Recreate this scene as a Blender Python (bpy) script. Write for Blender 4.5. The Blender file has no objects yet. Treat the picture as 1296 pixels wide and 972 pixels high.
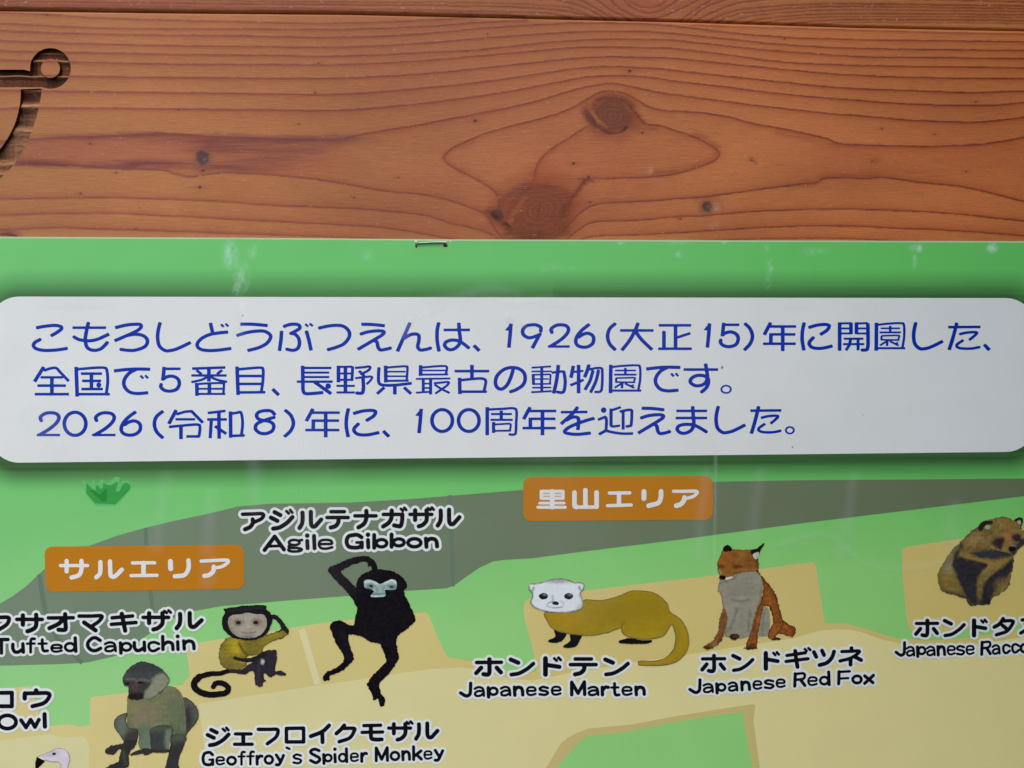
import bpy, math
import numpy as np

# ------------------------------------------------------------------ scene, camera, light
scene = bpy.context.scene
COL = scene.collection
S = 0.00028                      # metres on the sign for one pixel of the photograph
FPX = 1017.0                     # focal length in photograph pixels
PW, PH = 1296.0, 972.0
YAW, ROLL = math.radians(2.9), math.radians(-0.26)

fwd = np.array([math.sin(YAW), math.cos(YAW), 0.0])
rgt0 = np.array([math.cos(YAW), -math.sin(YAW), 0.0])
up0 = np.array([0.0, 0.0, 1.0])
rgt = rgt0 * math.cos(ROLL) + up0 * math.sin(ROLL)
upv = up0 * math.cos(ROLL) - rgt0 * math.sin(ROLL)
CAMZ = 1.35
CAMPOS = np.array([0.0, -FPX * S, CAMZ])

cam_data = bpy.data.cameras.new("camera")
cam = bpy.data.objects.new("camera", cam_data)
COL.objects.link(cam)
from mathutils import Matrix
m = Matrix.Identity(4)
for i in range(3):
    m[i][0], m[i][1], m[i][2], m[i][3] = rgt[i], upv[i], -fwd[i], CAMPOS[i]
cam.matrix_world = m
cam_data.sensor_fit = 'HORIZONTAL'
cam_data.sensor_width = 36.0
cam_data.lens = 36.0 * FPX / PW
cam_data.clip_start = 0.005
cam_data.clip_end = 2000.0
scene.camera = cam

SUN_EL, SUN_AZ = math.radians(50), math.radians(12)   # high, in front of the board
world = bpy.data.worlds.new("World")
scene.world = world
world.use_nodes = True
wn = world.node_tree
wn.nodes.clear()
wo = wn.nodes.new('ShaderNodeOutputWorld')
bg = wn.nodes.new('ShaderNodeBackground')
sky = wn.nodes.new('ShaderNodeTexSky')
sky.sky_type = 'NISHITA'
sky.sun_disc = False
sky.sun_elevation = SUN_EL
sky.sun_rotation = math.pi - SUN_AZ      # the sun stands high behind the viewer
sky.air_density = 1.0
sky.dust_density = 1.0
sky.ozone_density = 1.0
bg.inputs['Strength'].default_value = 0.15
wn.links.new(sky.outputs[0], bg.inputs[0])
wn.links.new(bg.outputs[0], wo.inputs[0])

sun_data = bpy.data.lights.new("sun", 'SUN')
sun_data.energy = 1.1
sun_data.angle = math.radians(30)
sun_data.color = (1.0, 0.93, 0.80)
sun = bpy.data.objects.new("sun", sun_data)
COL.objects.link(sun)
from mathutils import Vector
sd = Vector((math.sin(SUN_AZ) * math.cos(SUN_EL), -math.cos(SUN_AZ) * math.cos(SUN_EL), math.sin(SUN_EL)))
sun.rotation_euler = sd.to_track_quat('Z', 'Y').to_euler()
sun.location = (-1.0, -1.5, 3.0)

scene.view_settings.view_transform = 'Standard'
scene.view_settings.look = 'None'
scene.view_settings.exposure = 0.50
scene.view_settings.gamma = 1.0

# ------------------------------------------------------------------ helpers
def P(px, py, y=0.0):
    """photograph pixel -> point of the vertical plane at depth y (numpy arrays)"""
    px = np.asarray(px, float); py = np.asarray(py, float)
    a = (px - PW / 2) / FPX; b = (PH / 2 - py) / FPX
    d = fwd[None] + a[:, None] * rgt[None] + b[:, None] * upv[None]
    yy = np.broadcast_to(np.asarray(y, float), px.shape)
    t = (yy - CAMPOS[1]) / d[:, 1]
    return CAMPOS[None] + t[:, None] * d

def lin(c):
    c = np.asarray(c, float) / 255.0
    return np.where(c <= 0.04045, c / 12.92, ((c + 0.055) / 1.055) ** 2.4)

def alb(c, k=0.72):
    """colour as read off the photograph divided by the light that falls there"""
    return np.clip(lin(c) / k, 0.003, 0.9)

def cr(pts, closed=False, n=8):
    """Catmull-Rom through the points"""
    p = np.asarray(pts, float)
    if len(p) < 3 and not closed:
        return p
    if closed:
        q = np.vstack([p[-1:], p, p[:2]])
    else:
        q = np.vstack([2 * p[:1] - p[1:2], p, 2 * p[-1:] - p[-2:-1]])
    out = []
    t = np.linspace(0, 1, n, endpoint=False)[:, None]
    for i in range(1, len(q) - 2):
        a, b, c, d = q[i - 1], q[i], q[i + 1], q[i + 2]
        out.append(0.5 * ((2 * b) + (c - a) * t + (2 * a - 5 * b + 4 * c - d) * t ** 2 + (3 * b - a - 3 * c + d) * t ** 3))
    r = np.vstack(out)
    return r if closed else np.vstack([r, p[-1:]])

def pts(s, ox=0, oy=0, sc=1.0):
    return np.array([[float(v) for v in q.split(',')] for q in s.split()]) / sc + np.array([ox, oy])

def sd_stroke(X, Y, P_, r, butt=False, ys=1.0, r2=None):
    """distance to a poly-line of half width r (r..r2), vertical axis stretched by ys"""
    p = np.asarray(P_, float).copy(); p[:, 1] *= ys
    Yk = Y * ys
    out = np.full(X.shape, 1e9)
    n = len(p) - 1
    if n == 0:
        return np.hypot(X - p[0, 0], Yk - p[0, 1]) - r
    for i in range(n):
        a, b = p[i], p[i + 1]
        d = b - a; L = math.hypot(*d)
        if L < 1e-9: continue
        u = d / L
        al = (X - a[0]) * u[0] + (Yk - a[1]) * u[1]
        pe = np.abs(-(X - a[0]) * u[1] + (Yk - a[1]) * u[0])
        rr = r if r2 is None else r + (r2 - r) * (i + 0.5) / n
        over = np.maximum(np.maximum(-al, al - L), 0)
        D = np.hypot(pe, over) - rr
        if butt and i == 0:
            k = al < 0
            D = np.where(k, np.maximum(pe - rr, -al), D)
        if butt and i == n - 1:
            k = al > L
            D = np.where(k, np.maximum(pe - rr, al - L), D)
        out = np.minimum(out, D)
    return out

def sd_poly(X, Y, P_):
    p = np.asarray(P_, float)
    D = np.full(X.shape, 1e18); inside = np.zeros(X.shape, bool)
    n = len(p)
    for i in range(n):
        a, b = p[i], p[(i + 1) % n]
        e = b - a
        l2 = e @ e
        if l2 < 1e-12: continue
        t = np.clip(((X - a[0]) * e[0] + (Y - a[1]) * e[1]) / l2, 0, 1)
        D = np.minimum(D, (X - a[0] - t * e[0]) ** 2 + (Y - a[1] - t * e[1]) ** 2)
        c = (a[1] > Y) != (b[1] > Y)
        if a[1] != b[1]:
            xi = a[0] + (Y - a[1]) * e[0] / e[1]
            inside ^= c & (X < xi)
    D = np.sqrt(D)
    return np.where(inside, -D, D)

def sd_ell(X, Y, cx, cy, rx, ry):
    k = np.hypot((X - cx) / rx, (Y - cy) / ry)
    return (k - 1) * min(rx, ry)

def sstep(d, w):
    """1 inside (d<0) fading to 0 outside over a width w"""
    t = np.clip(0.5 - d / (2 * w), 0, 1)
    return t * t * (3 - 2 * t)

def vnoise(X, Y, sx, sy, seed):
    rng = np.random.RandomState(seed)
    T = rng.rand(128, 128)
    u = X / sx + 1000; v = Y / sy + 1000
    i = np.floor(u).astype(int); j = np.floor(v).astype(int)
    fu = u - i; fv = v - j
    fu = fu * fu * (3 - 2 * fu); fv = fv * fv * (3 - 2 * fv)
    a = T[j % 128, i % 128]; b = T[j % 128, (i + 1) % 128]
    c = T[(j + 1) % 128, i % 128]; d = T[(j + 1) % 128, (i + 1) % 128]
    return (a * (1 - fu) + b * fu) * (1 - fv) + (c * (1 - fu) + d * fu) * fv - 0.5

def grid(x0, y0, x1, y1, st):
    nx = int(math.ceil((x1 - x0) / st)) + 1; ny = int(math.ceil((y1 - y0) / st)) + 1
    return np.meshgrid(x0 + np.arange(nx) * st, y0 + np.arange(ny) * st)

def march(F, X, Y):
    """filled outline of F<0: vertex pixels, lists of polygons by arity, boundary segments"""
    ins = F < 0
    ny, nx = F.shape
    cnt = 0
    vid = np.full(F.shape, -1); k = ins.sum(); vid[ins] = np.arange(k); cnt = k
    vp = [np.stack([X[ins], Y[ins]], 1)]
    hc = ins[:, :-1] != ins[:, 1:]
    hid = np.full(hc.shape, -1); k = hc.sum(); hid[hc] = cnt + np.arange(k); cnt += k
    f0 = F[:, :-1][hc]; f1 = F[:, 1:][hc]; t = f0 / (f0 - f1)
    vp.append(np.stack([X[:, :-1][hc] * (1 - t) + X[:, 1:][hc] * t, Y[:, :-1][hc]], 1))
    vc = ins[:-1] != ins[1:]
    wid = np.full(vc.shape, -1); k = vc.sum(); wid[vc] = cnt + np.arange(k); cnt += k
    f0 = F[:-1][vc]; f1 = F[1:][vc]; t = f0 / (f0 - f1)
    vp.append(np.stack([X[:-1][vc], Y[:-1][vc] * (1 - t) + Y[1:][vc] * t], 1))
    case = (ins[:-1, :-1] * 1 + ins[:-1, 1:] * 2 + ins[1:, 1:] * 4 + ins[1:, :-1] * 8)
    polys, segs = [], []
    for c in range(1, 16):
        j, i = np.nonzero(case == c)
        if len(j) == 0: continue
        corner = [vid[j, i], vid[j, i + 1], vid[j + 1, i + 1], vid[j + 1, i]]
        edge = [hid[j, i], wid[j, i + 1], hid[j + 1, i], wid[j, i]]
        seq, kinds = [], []
        for q in range(4):
            if c >> q & 1:
                seq.append(corner[q]); kinds.append(0)
            if (c >> q & 1) != (c >> ((q + 1) % 4) & 1):
                seq.append(edge[q]); kinds.append(1)
        n = len(seq)
        for q in range(n):
            if kinds[q] and kinds[(q + 1) % n]:
                # a boundary piece only where the walk leaves and re-enters the shape
                segs.append(np.stack([seq[q], seq[(q + 1) % n]], 1))
        polys.append(np.stack(seq[::-1], 1))
    segs = np.vstack(segs) if segs else np.zeros((0, 2), int)
    return np.vstack(vp), polys, segs

def make_mesh(name, V, polys, mat, parent=None, attrs=None, smooth=False):
    me = bpy.data.meshes.new(name)
    V = np.asarray(V, np.float64)
    if parent is not None:
        V = V - np.array(world_loc(parent))[None]
        loc = (0, 0, 0)
    else:
        c = np.array([(V[:, 0].min() + V[:, 0].max()) / 2, V[:, 1].max(), V[:, 2].min()])
        V = V - c[None]; loc = tuple(c)
    me.vertices.add(len(V))
    me.vertices.foreach_set('co', V.astype(np.float32).ravel())
    loops = np.concatenate([p.ravel() for p in polys]).astype(np.int32)
    tot = np.concatenate([np.full(len(p), p.shape[1]) for p in polys]).astype(np.int32)
    start = np.concatenate([[0], np.cumsum(tot)[:-1]]).astype(np.int32)
    me.loops.add(len(loops)); me.loops.foreach_set('vertex_index', loops)
    me.polygons.add(len(tot)); me.polygons.foreach_set('loop_start', start)
    me.update(calc_edges=True)
    if smooth:
        me.polygons.foreach_set('use_smooth', np.ones(len(tot), bool))
    if attrs:
        for k, v in attrs.items():
            v = np.asarray(v, np.float32)
            if v.ndim == 2:
                a = me.attributes.new(k, 'FLOAT_COLOR', 'POINT')
                a.data.foreach_set('color', np.hstack([v, np.ones((len(v), 1), np.float32)]).ravel())
            else:
                a = me.attributes.new(k, 'FLOAT', 'POINT')
                a.data.foreach_set('value', v)
    me.materials.append(mat)
    o = bpy.data.objects.new(name, me)
    COL.objects.link(o)
    o.location = loc
    if parent is not None:
        o.parent = parent
    return o

def world_loc(o):
    v = np.zeros(3)
    while o is not None:
        v = v + np.array(o.location); o = o.parent
    return v

def empty(name, loc):
    o = bpy.data.objects.new(name, None)
    o.empty_display_size = 0.02
    COL.objects.link(o); o.location = loc
    return o

def tag(o, label=None, cat=None):
    if label: o['label'] = label
    if cat: o['category'] = cat
    return o

# ------------------------------------------------------------------ materials
def nodes_of(name):
    mt = bpy.data.materials.new(name); mt.use_nodes = True
    nt = mt.node_tree
    return mt, nt, nt.nodes['Principled BSDF']

def add(nt, kind, **kw):
    n = nt.nodes.new(kind)
    for k, v in kw.items(): setattr(n, k, v)
    return n

def print_material(name, colour=None, rough=0.24, mott=0.03):
    """ink under a glossy laminate; colour=None reads the printed artwork from the mesh"""
    mt, nt, b = nodes_of(name)
    tc = add(nt, 'ShaderNodeNewGeometry')
    n1 = add(nt, 'ShaderNodeTexNoise'); n1.inputs['Scale'].default_value = 55; n1.inputs['Detail'].default_value = 5
    n2 = add(nt, 'ShaderNodeTexNoise'); n2.inputs['Scale'].default_value = 2600; n2.inputs['Detail'].default_value = 1
    nt.links.new(tc.outputs['Position'], n1.inputs['Vector']); nt.links.new(tc.outputs['Position'], n2.inputs['Vector'])
    ad = add(nt, 'ShaderNodeMath', operation='ADD')
    nt.links.new(n1.outputs[0], ad.inputs[0]); nt.links.new(n2.outputs[0], ad.inputs[1])
    mr = add(nt, 'ShaderNodeMapRange')
    mr.inputs['From Min'].default_value = 0.6; mr.inputs['From Max'].default_value = 1.4
    mr.inputs['To Min'].default_value = 1 - mott; mr.inputs['To Max'].default_value = 1 + mott
    nt.links.new(ad.outputs[0], mr.inputs['Value'])
    mx = add(nt, 'ShaderNodeMix', data_type='RGBA', blend_type='MULTIPLY')
    mx.inputs[0].default_value = 1.0
    if colour is None:
        at = add(nt, 'ShaderNodeAttribute', attribute_name='art')
        nt.links.new(at.outputs['Color'], mx.inputs[6])
    else:
        mx.inputs[6].default_value = (*colour, 1)
    nt.links.new(mr.outputs[0], mx.inputs[7])
    nt.links.new(mx.outputs[2], b.inputs['Base Color'])
    b.inputs['Roughness'].default_value = rough
    b.inputs['Specular IOR Level'].default_value = 0.14
    # the laminate is not perfectly flat
    nw = add(nt, 'ShaderNodeTexNoise'); nw.inputs['Scale'].default_value = 16; nw.inputs['Detail'].default_value = 2
    nt.links.new(tc.outputs['Position'], nw.inputs['Vector'])
    bp = add(nt, 'ShaderNodeBump'); bp.inputs['Strength'].default_value = 0.35; bp.inputs['Distance'].default_value = 0.004
    nt.links.new(nw.outputs[0], bp.inputs['Height'])
    nt.links.new(bp.outputs[0], b.inputs['Normal'])
    return mt

def wood_material(name):
    mt, nt, b = nodes_of(name)
    at = add(nt, 'ShaderNodeAttribute', attribute_name='tone')
    gr = add(nt, 'ShaderNodeAttribute', attribute_name='grain')
    geo = add(nt, 'ShaderNodeNewGeometry')
    sep = add(nt, 'ShaderNodeSeparateXYZ'); nt.links.new(geo.outputs['Position'], sep.inputs[0])
    cmb = add(nt, 'ShaderNodeCombineXYZ')
    sx = add(nt, 'ShaderNodeMath', operation='MULTIPLY'); sx.inputs[1].default_value = 120
    nt.links.new(sep.outputs[0], sx.inputs[0]); nt.links.new(sx.outputs[0], cmb.inputs[0])
    nt.links.new(gr.outputs['Fac'], cmb.inputs[1])
    sy = add(nt, 'ShaderNodeMath', operation='MULTIPLY'); sy.inputs[1].default_value = 300
    nt.links.new(sep.outputs[1], sy.inputs[0]); nt.links.new(sy.outputs[0], cmb.inputs[2])
    f1 = add(nt, 'ShaderNodeTexNoise'); f1.inputs['Scale'].default_value = 1.0; f1.inputs['Detail'].default_value = 4; f1.inputs['Roughness'].default_value = 0.65
    nt.links.new(cmb.outputs[0], f1.inputs['Vector'])
    # finer fibres and pores
    cm2 = add(nt, 'ShaderNodeVectorMath', operation='MULTIPLY'); cm2.inputs[1].default_value = (4.5, 2.1, 1.0)
    nt.links.new(cmb.outputs[0], cm2.inputs[0])
    f3 = add(nt, 'ShaderNodeTexNoise'); f3.inputs['Scale'].default_value = 1.0; f3.inputs['Detail'].default_value = 3; f3.inputs['Roughness'].default_value = 0.7
    nt.links.new(cm2.outputs[0], f3.inputs['Vector'])
    r5 = add(nt, 'ShaderNodeMapRange'); r5.inputs['From Min'].default_value = .25; r5.inputs['From Max'].default_value = .75
    r5.inputs['To Min'].default_value = .80; r5.inputs['To Max'].default_value = 1.18
    nt.links.new(f3.outputs[0], r5.inputs['Value'])
    # broad blotches
    f2 = add(nt, 'ShaderNodeTexNoise'); f2.inputs['Scale'].default_value = 26; f2.inputs['Detail'].default_value = 4
    mp = add(nt, 'ShaderNodeMapping'); mp.inputs['Scale'].default_value = (0.5, 1, 1.6)
    nt.links.new(geo.outputs['Position'], mp.inputs['Vector']); nt.links.new(mp.outputs[0], f2.inputs['Vector'])
    r1 = add(nt, 'ShaderNodeMapRange'); r1.inputs['From Min'].default_value = .3; r1.inputs['From Max'].default_value = .7
    r1.inputs['To Min'].default_value = .83; r1.inputs['To Max'].default_value = 1.14
    nt.links.new(f1.outputs[0], r1.inputs['Value'])
    r2 = add(nt, 'ShaderNodeMapRange'); r2.inputs['From Min'].default_value = .3; r2.inputs['From Max'].default_value = .7
    r2.inputs['To Min'].default_value = .88; r2.inputs['To Max'].default_value = 1.1
    nt.links.new(f2.outputs[0], r2.inputs['Value'])
    mul = add(nt, 'ShaderNodeMath', operation='MULTIPLY')
    m0 = add(nt, 'ShaderNodeMath', operation='MULTIPLY')
    nt.links.new(r1.outputs[0], m0.inputs[0]); nt.links.new(r5.outputs[0], m0.inputs[1])
    nt.links.new(m0.outputs[0], mul.inputs[0]); nt.links.new(r2.outputs[0], mul.inputs[1])
    mx = add(nt, 'ShaderNodeMix', data_type='RGBA', blend_type='MULTIPLY'); mx.inputs[0].default_value = 1
    nt.links.new(at.outputs['Color'], mx.inputs[6]); nt.links.new(mul.outputs[0], mx.inputs[7])
    # tiny pale and dark specks in the varnish
    sp = add(nt, 'ShaderNodeTexNoise'); sp.inputs['Scale'].default_value = 1150; sp.inputs['Detail'].default_value = 2
    mp2 = add(nt, 'ShaderNodeMapping'); mp2.inputs['Scale'].default_value = (0.55, 1, 1.0)
    nt.links.new(geo.outputs['Position'], mp2.inputs['Vector']); nt.links.new(mp2.outputs[0], sp.inputs['Vector'])
    r3 = add(nt, 'ShaderNodeMapRange'); r3.inputs['From Min'].default_value = .685; r3.inputs['From Max'].default_value = .74
    nt.links.new(sp.outputs[0], r3.inputs['Value'])
    mx2 = add(nt, 'ShaderNodeMix', data_type='RGBA'); mx2.inputs[7].default_value = (.62, .36, .20, 1)
    r3b = add(nt, 'ShaderNodeMath', operation='MULTIPLY'); r3b.inputs[1].default_value = .55
    nt.links.new(r3.outputs[0], r3b.inputs[0]); nt.links.new(r3b.outputs[0], mx2.inputs[0])
    nt.links.new(mx.outputs[2], mx2.inputs[6])
    r4 = add(nt, 'ShaderNodeMapRange'); r4.inputs['From Min'].default_value = .29; r4.inputs['From Max'].default_value = .22
    nt.links.new(sp.outputs[0], r4.inputs['Value'])
    r4b = add(nt, 'ShaderNodeMath', operation='MULTIPLY'); r4b.inputs[1].default_value = .6
    nt.links.new(r4.outputs[0], r4b.inputs[0])
    mx3 = add(nt, 'ShaderNodeMix', data_type='RGBA'); mx3.inputs[7].default_value = (.10, .035, .02, 1)
    nt.links.new(r4b.outputs[0], mx3.inputs[0]); nt.links.new(mx2.outputs[2], mx3.inputs[6])
    nt.links.new(mx3.outputs[2], b.inputs['Base Color'])
    b.inputs['Roughness'].default_value = 0.5
    b.inputs['Specular IOR Level'].default_value = 0.16
    bp = add(nt, 'ShaderNodeBump'); bp.inputs['Strength'].default_value = 0.35; bp.inputs['Distance'].default_value = 0.0003
    nt.links.new(f1.outputs[0], bp.inputs['Height']); nt.links.new(bp.outputs[0], b.inputs['Normal'])
    return mt

def reflection_paint_material(name):
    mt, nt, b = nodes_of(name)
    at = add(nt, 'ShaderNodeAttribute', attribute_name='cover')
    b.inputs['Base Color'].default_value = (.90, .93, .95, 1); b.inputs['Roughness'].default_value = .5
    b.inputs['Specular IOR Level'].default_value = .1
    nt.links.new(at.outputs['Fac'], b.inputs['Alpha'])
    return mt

WOOD = wood_material('varnished_wood')
# ------------------------------------------------------------------ wooden boards
def seam(x):
    return np.interp(x, [-400, 0, 220, 440, 650, 870, 1080, 1296, 1900], [1.0, 11.8, 14.8, 16.8, 21.8, 27.2, 34.0, 38.4, 52.0])

def gap(x):
    return np.interp(x, [-200, 0, 400, 700, 1000, 1296, 1500], [3.6, 3.6, 2.9, 2.0, 1.5, 1.4, 1.4])

Q1 = (0, 0, 2.945); Q2 = (430, 0, 2.945); Q3 = (856, 0, 2.945)
def ln(*parts):
    """a grain line traced through the three thirds of the board"""
    out = [pts(s, *q) for q, s in parts]
    return np.vstack(out)

# side = where the soft late-wood shade lies: +1 below the line, -1 above it
GR = [
 (+1, .75, ln((Q1, "-200,38 150,52 400,66 700,76 1000,82"), (Q2, "0,85 300,75 500,64"))),
 (+1, .8, ln((Q1, "-200,72 0,85 250,98 500,105 900,107"), (Q2, "0,108 300,98 500,84 700,74"))),
 (+1, .9, ln((Q1, "-200,98 0,112 240,122 480,128 900,133"), (Q2, "0,138 300,125 550,102 800,87 950,84 1150,88"), (Q3, "0,97 300,130 600,145 900,150 1296,155 1500,158"))),
 (+1, .5, ln((Q3, "60,92 250,100 500,107 1000,121 1296,127 1500,128"),)),
 (+1, .9, ln((Q1, "-200,140 0,150 350,162 700,170 1000,173"), (Q2, "0,175 300,160 550,140 800,122 1000,115 1150,117"), (Q3, "0,125 200,145 400,165 700,180 1296,187 1500,190"))),
 (+1, .9, ln((Q1, "-200,180 0,188 350,196 700,202 1000,205"), (Q2, "0,208 300,195 500,185 800,155 1000,145 1150,146"), (Q3, "0,150 300,182 500,198 700,210 1296,217 1500,219"))),
 (+1, .9, ln((Q1, "-200,215 0,222 350,232 700,238 1000,239"), (Q2, "0,240 300,225 600,200 850,178 1000,174 1150,177"), (Q3, "0,180 200,205 400,230 700,243 1296,252 1500,254"))),
 (+1, 1., ln((Q1, "-200,272 0,275 350,284 700,288 1000,290"), (Q2, "0,290 300,275 600,245 850,218 1000,210 1150,213"), (Q3, "0,217 300,248 600,275 900,288 1296,292 1500,293"))),
 (+1, 1., ln((Q1, "-200,330 0,335 450,342 900,347"), (Q2, "0,350 300,328 600,295 850,258 1000,247 1150,252"), (Q3, "0,262 300,295 600,325 900,338 1100,344 1296,338 1500,328"))),
 (+1, 1., ln((Q1, "-200,400 0,402 350,402 650,405 1000,408"), (Q2, "0,410 300,385 600,345 850,298 950,283 1080,281 1180,290"), (Q3, "0,302 200,325 400,350 700,375 900,388 1150,392 1296,380 1500,360"))),
 (+1, 1., ln((Q1, "-200,532 0,525 110,518 300,508 450,504 600,496 750,505 900,512 1150,518"), (Q2, "0,515 100,495 270,468 500,425 700,385 850,340 950,316 1020,310 1100,325 1180,342"), (Q3, "0,352 300,392 500,415 700,432 900,448 1100,455 1200,448 1296,436 1500,400"))),
 # inner nest: comes to a tip left of the two knots
 (+1, 1., ln((Q2, "385,582 410,558 440,540 560,490 750,440 850,408 920,370 960,346 1000,337 1060,345 1110,372 1160,400 1220,412"), (Q3, "0,412 100,420 200,435 280,458 450,490 560,515 620,535 800,542 950,545 1150,535 1296,510 1500,470"))),
 (-1, 1., ln((Q2, "385,582 392,600 420,622 500,665 560,700 588,730 594,770 600,800 612,818"),)),
 # the closed loop right of the knots
 (+1, 1., ln((Q2, "1010,362 1060,372 1100,415 1140,458 1200,468"), (Q3, "0,487 60,505 110,530 150,555 162,572"))),
 (-1, 1., ln((Q3, "162,572 155,588 130,605 60,632 0,648"), (Q2, "1150,660 1000,667 925,667 900,690 860,750 830,800 790,850"))),
 (-2, .9, ln((Q2, "920,470 850,515 780,560 742,600 726,640 720,672 680,720 640,770 600,815"),)),
 # below the axis of the board
 (-1, 1., ln((Q1, "-200,588 0,598 80,605 300,618 450,630 600,634 650,648 710,660 760,652 830,645 950,648 1100,660"), (Q2, "0,682 150,710 300,725 400,745 500,780 550,805 575,850 610,892"))),
 (-1, .9, ln((Q1, "-200,745 0,742 300,738 450,738 800,750 1000,765"), (Q2, "0,775 150,785 300,800 400,828 500,852 560,872 600,900"))),
 (-1, .9, ln((Q1, "-200,808 0,803 350,795 700,808 1000,825"), (Q2, "0,838 150,848 300,870 420,892 500,910"))),
 (-1, .9, ln((Q1, "-200,868 0,858 200,850 400,855 800,868 1296,885 1500,900"),)),
 (-1, 1., ln((Q2, "800,890 840,850 890,800 940,768 1000,757 1150,750"), (Q3, "0,742 100,735 250,715 400,695 500,685 530,678 560,664 700,666 770,662 900,680 1050,695 1150,715 1296,752 1500,800"))),
 (-1, .95, ln((Q2, "850,892 900,850 960,826 1100,822"), (Q3, "0,808 80,806 150,800 300,788 600,780 800,785 1000,795 1296,825 1500,850"))),
 (-1, .95, ln((Q2, "880,900 960,880 1100,875"), (Q3, "0,868 200,855 400,845 600,842 800,850 1000,858 1296,880 1500,900"))),
 (-1, .8, ln((Q3, "100,900 300,891 500,888 700,892 900,905"),)),
]

def knot_field(X, Y, C, cx, cy, rx, ry, rot, nring, col_in, col_ring, halo, hcol):
    """rings of a branch stub; returns colours with the knot laid over them"""
    ca, sa = math.cos(rot), math.sin(rot)
    wob = 1 + .22 * vnoise(X, Y, rx * .5, ry * .5, int(cx))
    u = ((X - cx) * ca + (Y - cy) * sa) / rx; v = (-(X - cx) * sa + (Y - cy) * ca) / ry
    k = np.hypot(u, v) * wob
    h = np.clip(1 - (k - 1) / halo, 0, 1) ** 1.4 * .9
    C = C * (1 - h[..., None]) + hcol * h[..., None]
    a = np.clip((1.12 - k) / .30, 0, 1) * .9
    ring = np.clip(.5 + .5 * np.cos(k ** .8 * nring * 2 * math.pi + 2.6 * vnoise(X, Y, 9, 9, 3) + 1.2 * vnoise(X, Y, 4, 4, 9)), 0, 1) ** 2.2 * np.clip(1.25 - k, 0.15, 1) * 1.5
    kc = col_in * (1 - ring[..., None] * .24) + col_ring * ring[..., None] * .24
    C = C * (1 - a[..., None]) + kc * a[..., None]
    return C

def grain_lines(X, Y, C, GR, red, late):
    """late-wood lines: crisp on the outside of the ring, shading off towards its inside"""
    # late-wood lines
    jit = .6 * vnoise(X, Y, 18, 9, 11) + .35 * vnoise(X, Y, 4, 4, 12) + 0.6 * vnoise(X, Y, 7, 1.1, 13)
    dark = np.zeros(X.shape); soft = np.zeros(X.shape)
    x0, y0 = X[0, 0], Y[0, 0]; st = X[0, 1] - X[0, 0]
    for side, amp, raw in GR:
        raw = np.asarray(raw, float)
        for a_, b_, xx in ((0, 1, -320.0), (-1, -2, 1870.0)):      # run on past the frame where the line does
            e_ = raw[a_] - raw[b_]
            if abs(e_[0]) > 1 and (raw[a_][0] < -40 or raw[a_][0] > 1300):
                q_ = np.array([[xx, raw[a_][1] + .45 * e_[1] / e_[0] * (xx - raw[a_][0])]])
                raw = np.vstack([q_, raw]) if a_ == 0 else np.vstack([raw, q_])
        p = cr(raw, n=6)
        for a, b in zip(p[:-1], p[1:]):
            m_ = 34
            i0 = int((min(a[0], b[0]) - x0 - m_) / st); i1 = int((max(a[0], b[0]) - x0 + m_) / st) + 1
            j0 = int((min(a[1], b[1]) - y0 - m_) / st); j1 = int((max(a[1], b[1]) - y0 + m_) / st) + 1
            i0 = max(i0, 0); j0 = max(j0, 0)
            if i1 <= i0 or j1 <= j0: continue
            sl = (slice(j0, j1), slice(i0, i1))
            x = X[sl]; y = Y[sl]
            if x.size == 0: continue
            e = b - a; L = math.hypot(*e)
            if L < 1e-6: continue
            t = np.clip(((x - a[0]) * e[0] + (y - a[1]) * e[1]) / L ** 2, 0, 1)
            d = np.hypot(x - a[0] - t * e[0], y - a[1] - t * e[1])
            cross = (e[0] * (y - a[1]) - e[1] * (x - a[0]))
            if e[0] < 0 and abs(side) == 1 and abs(e[0]) > abs(e[1]) * .2: cross = -cross
            sg = np.where(cross > 0, 1, -1) * (1 if side > 0 else -1)
            if side == -2: sg = -np.where(cross > 0, 1, -1)
            s = d * sg + jit[sl]
            s = np.where(d < 2.5, s, d * sg)
            wl = 1.0 + .45 * np.clip(1 - x / 700.0, 0, 1)
            core = np.where(s < 0, np.exp(-(s / (.65 * wl)) ** 2), np.exp(-(s / (1.35 * wl)) ** 2)) * amp
            tail = np.where(s > -.5, .62 * np.exp(-np.maximum(s, 0) / 3.6) + .26 * np.exp(-np.maximum(s, 0) / 14.0), 0) * amp
            tail = np.where(s < -.5, np.exp(s / 1.3) * .15, tail)
            dark[sl] = np.maximum(dark[sl], core); soft[sl] = np.maximum(soft[sl], tail)
    lt = np.broadcast_to(late, C.shape)
    lr = red * np.array([.80, .60, .58])
    C = C * (1 - soft[..., None]) + lr * soft[..., None]
    dk = np.clip(dark * (1 + .5 * vnoise(X, Y, 30, 5, 8)), 0, 1) * .95
    C = C * (1 - dk[..., None]) + lt * dk[..., None]
    return C, dark

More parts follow.
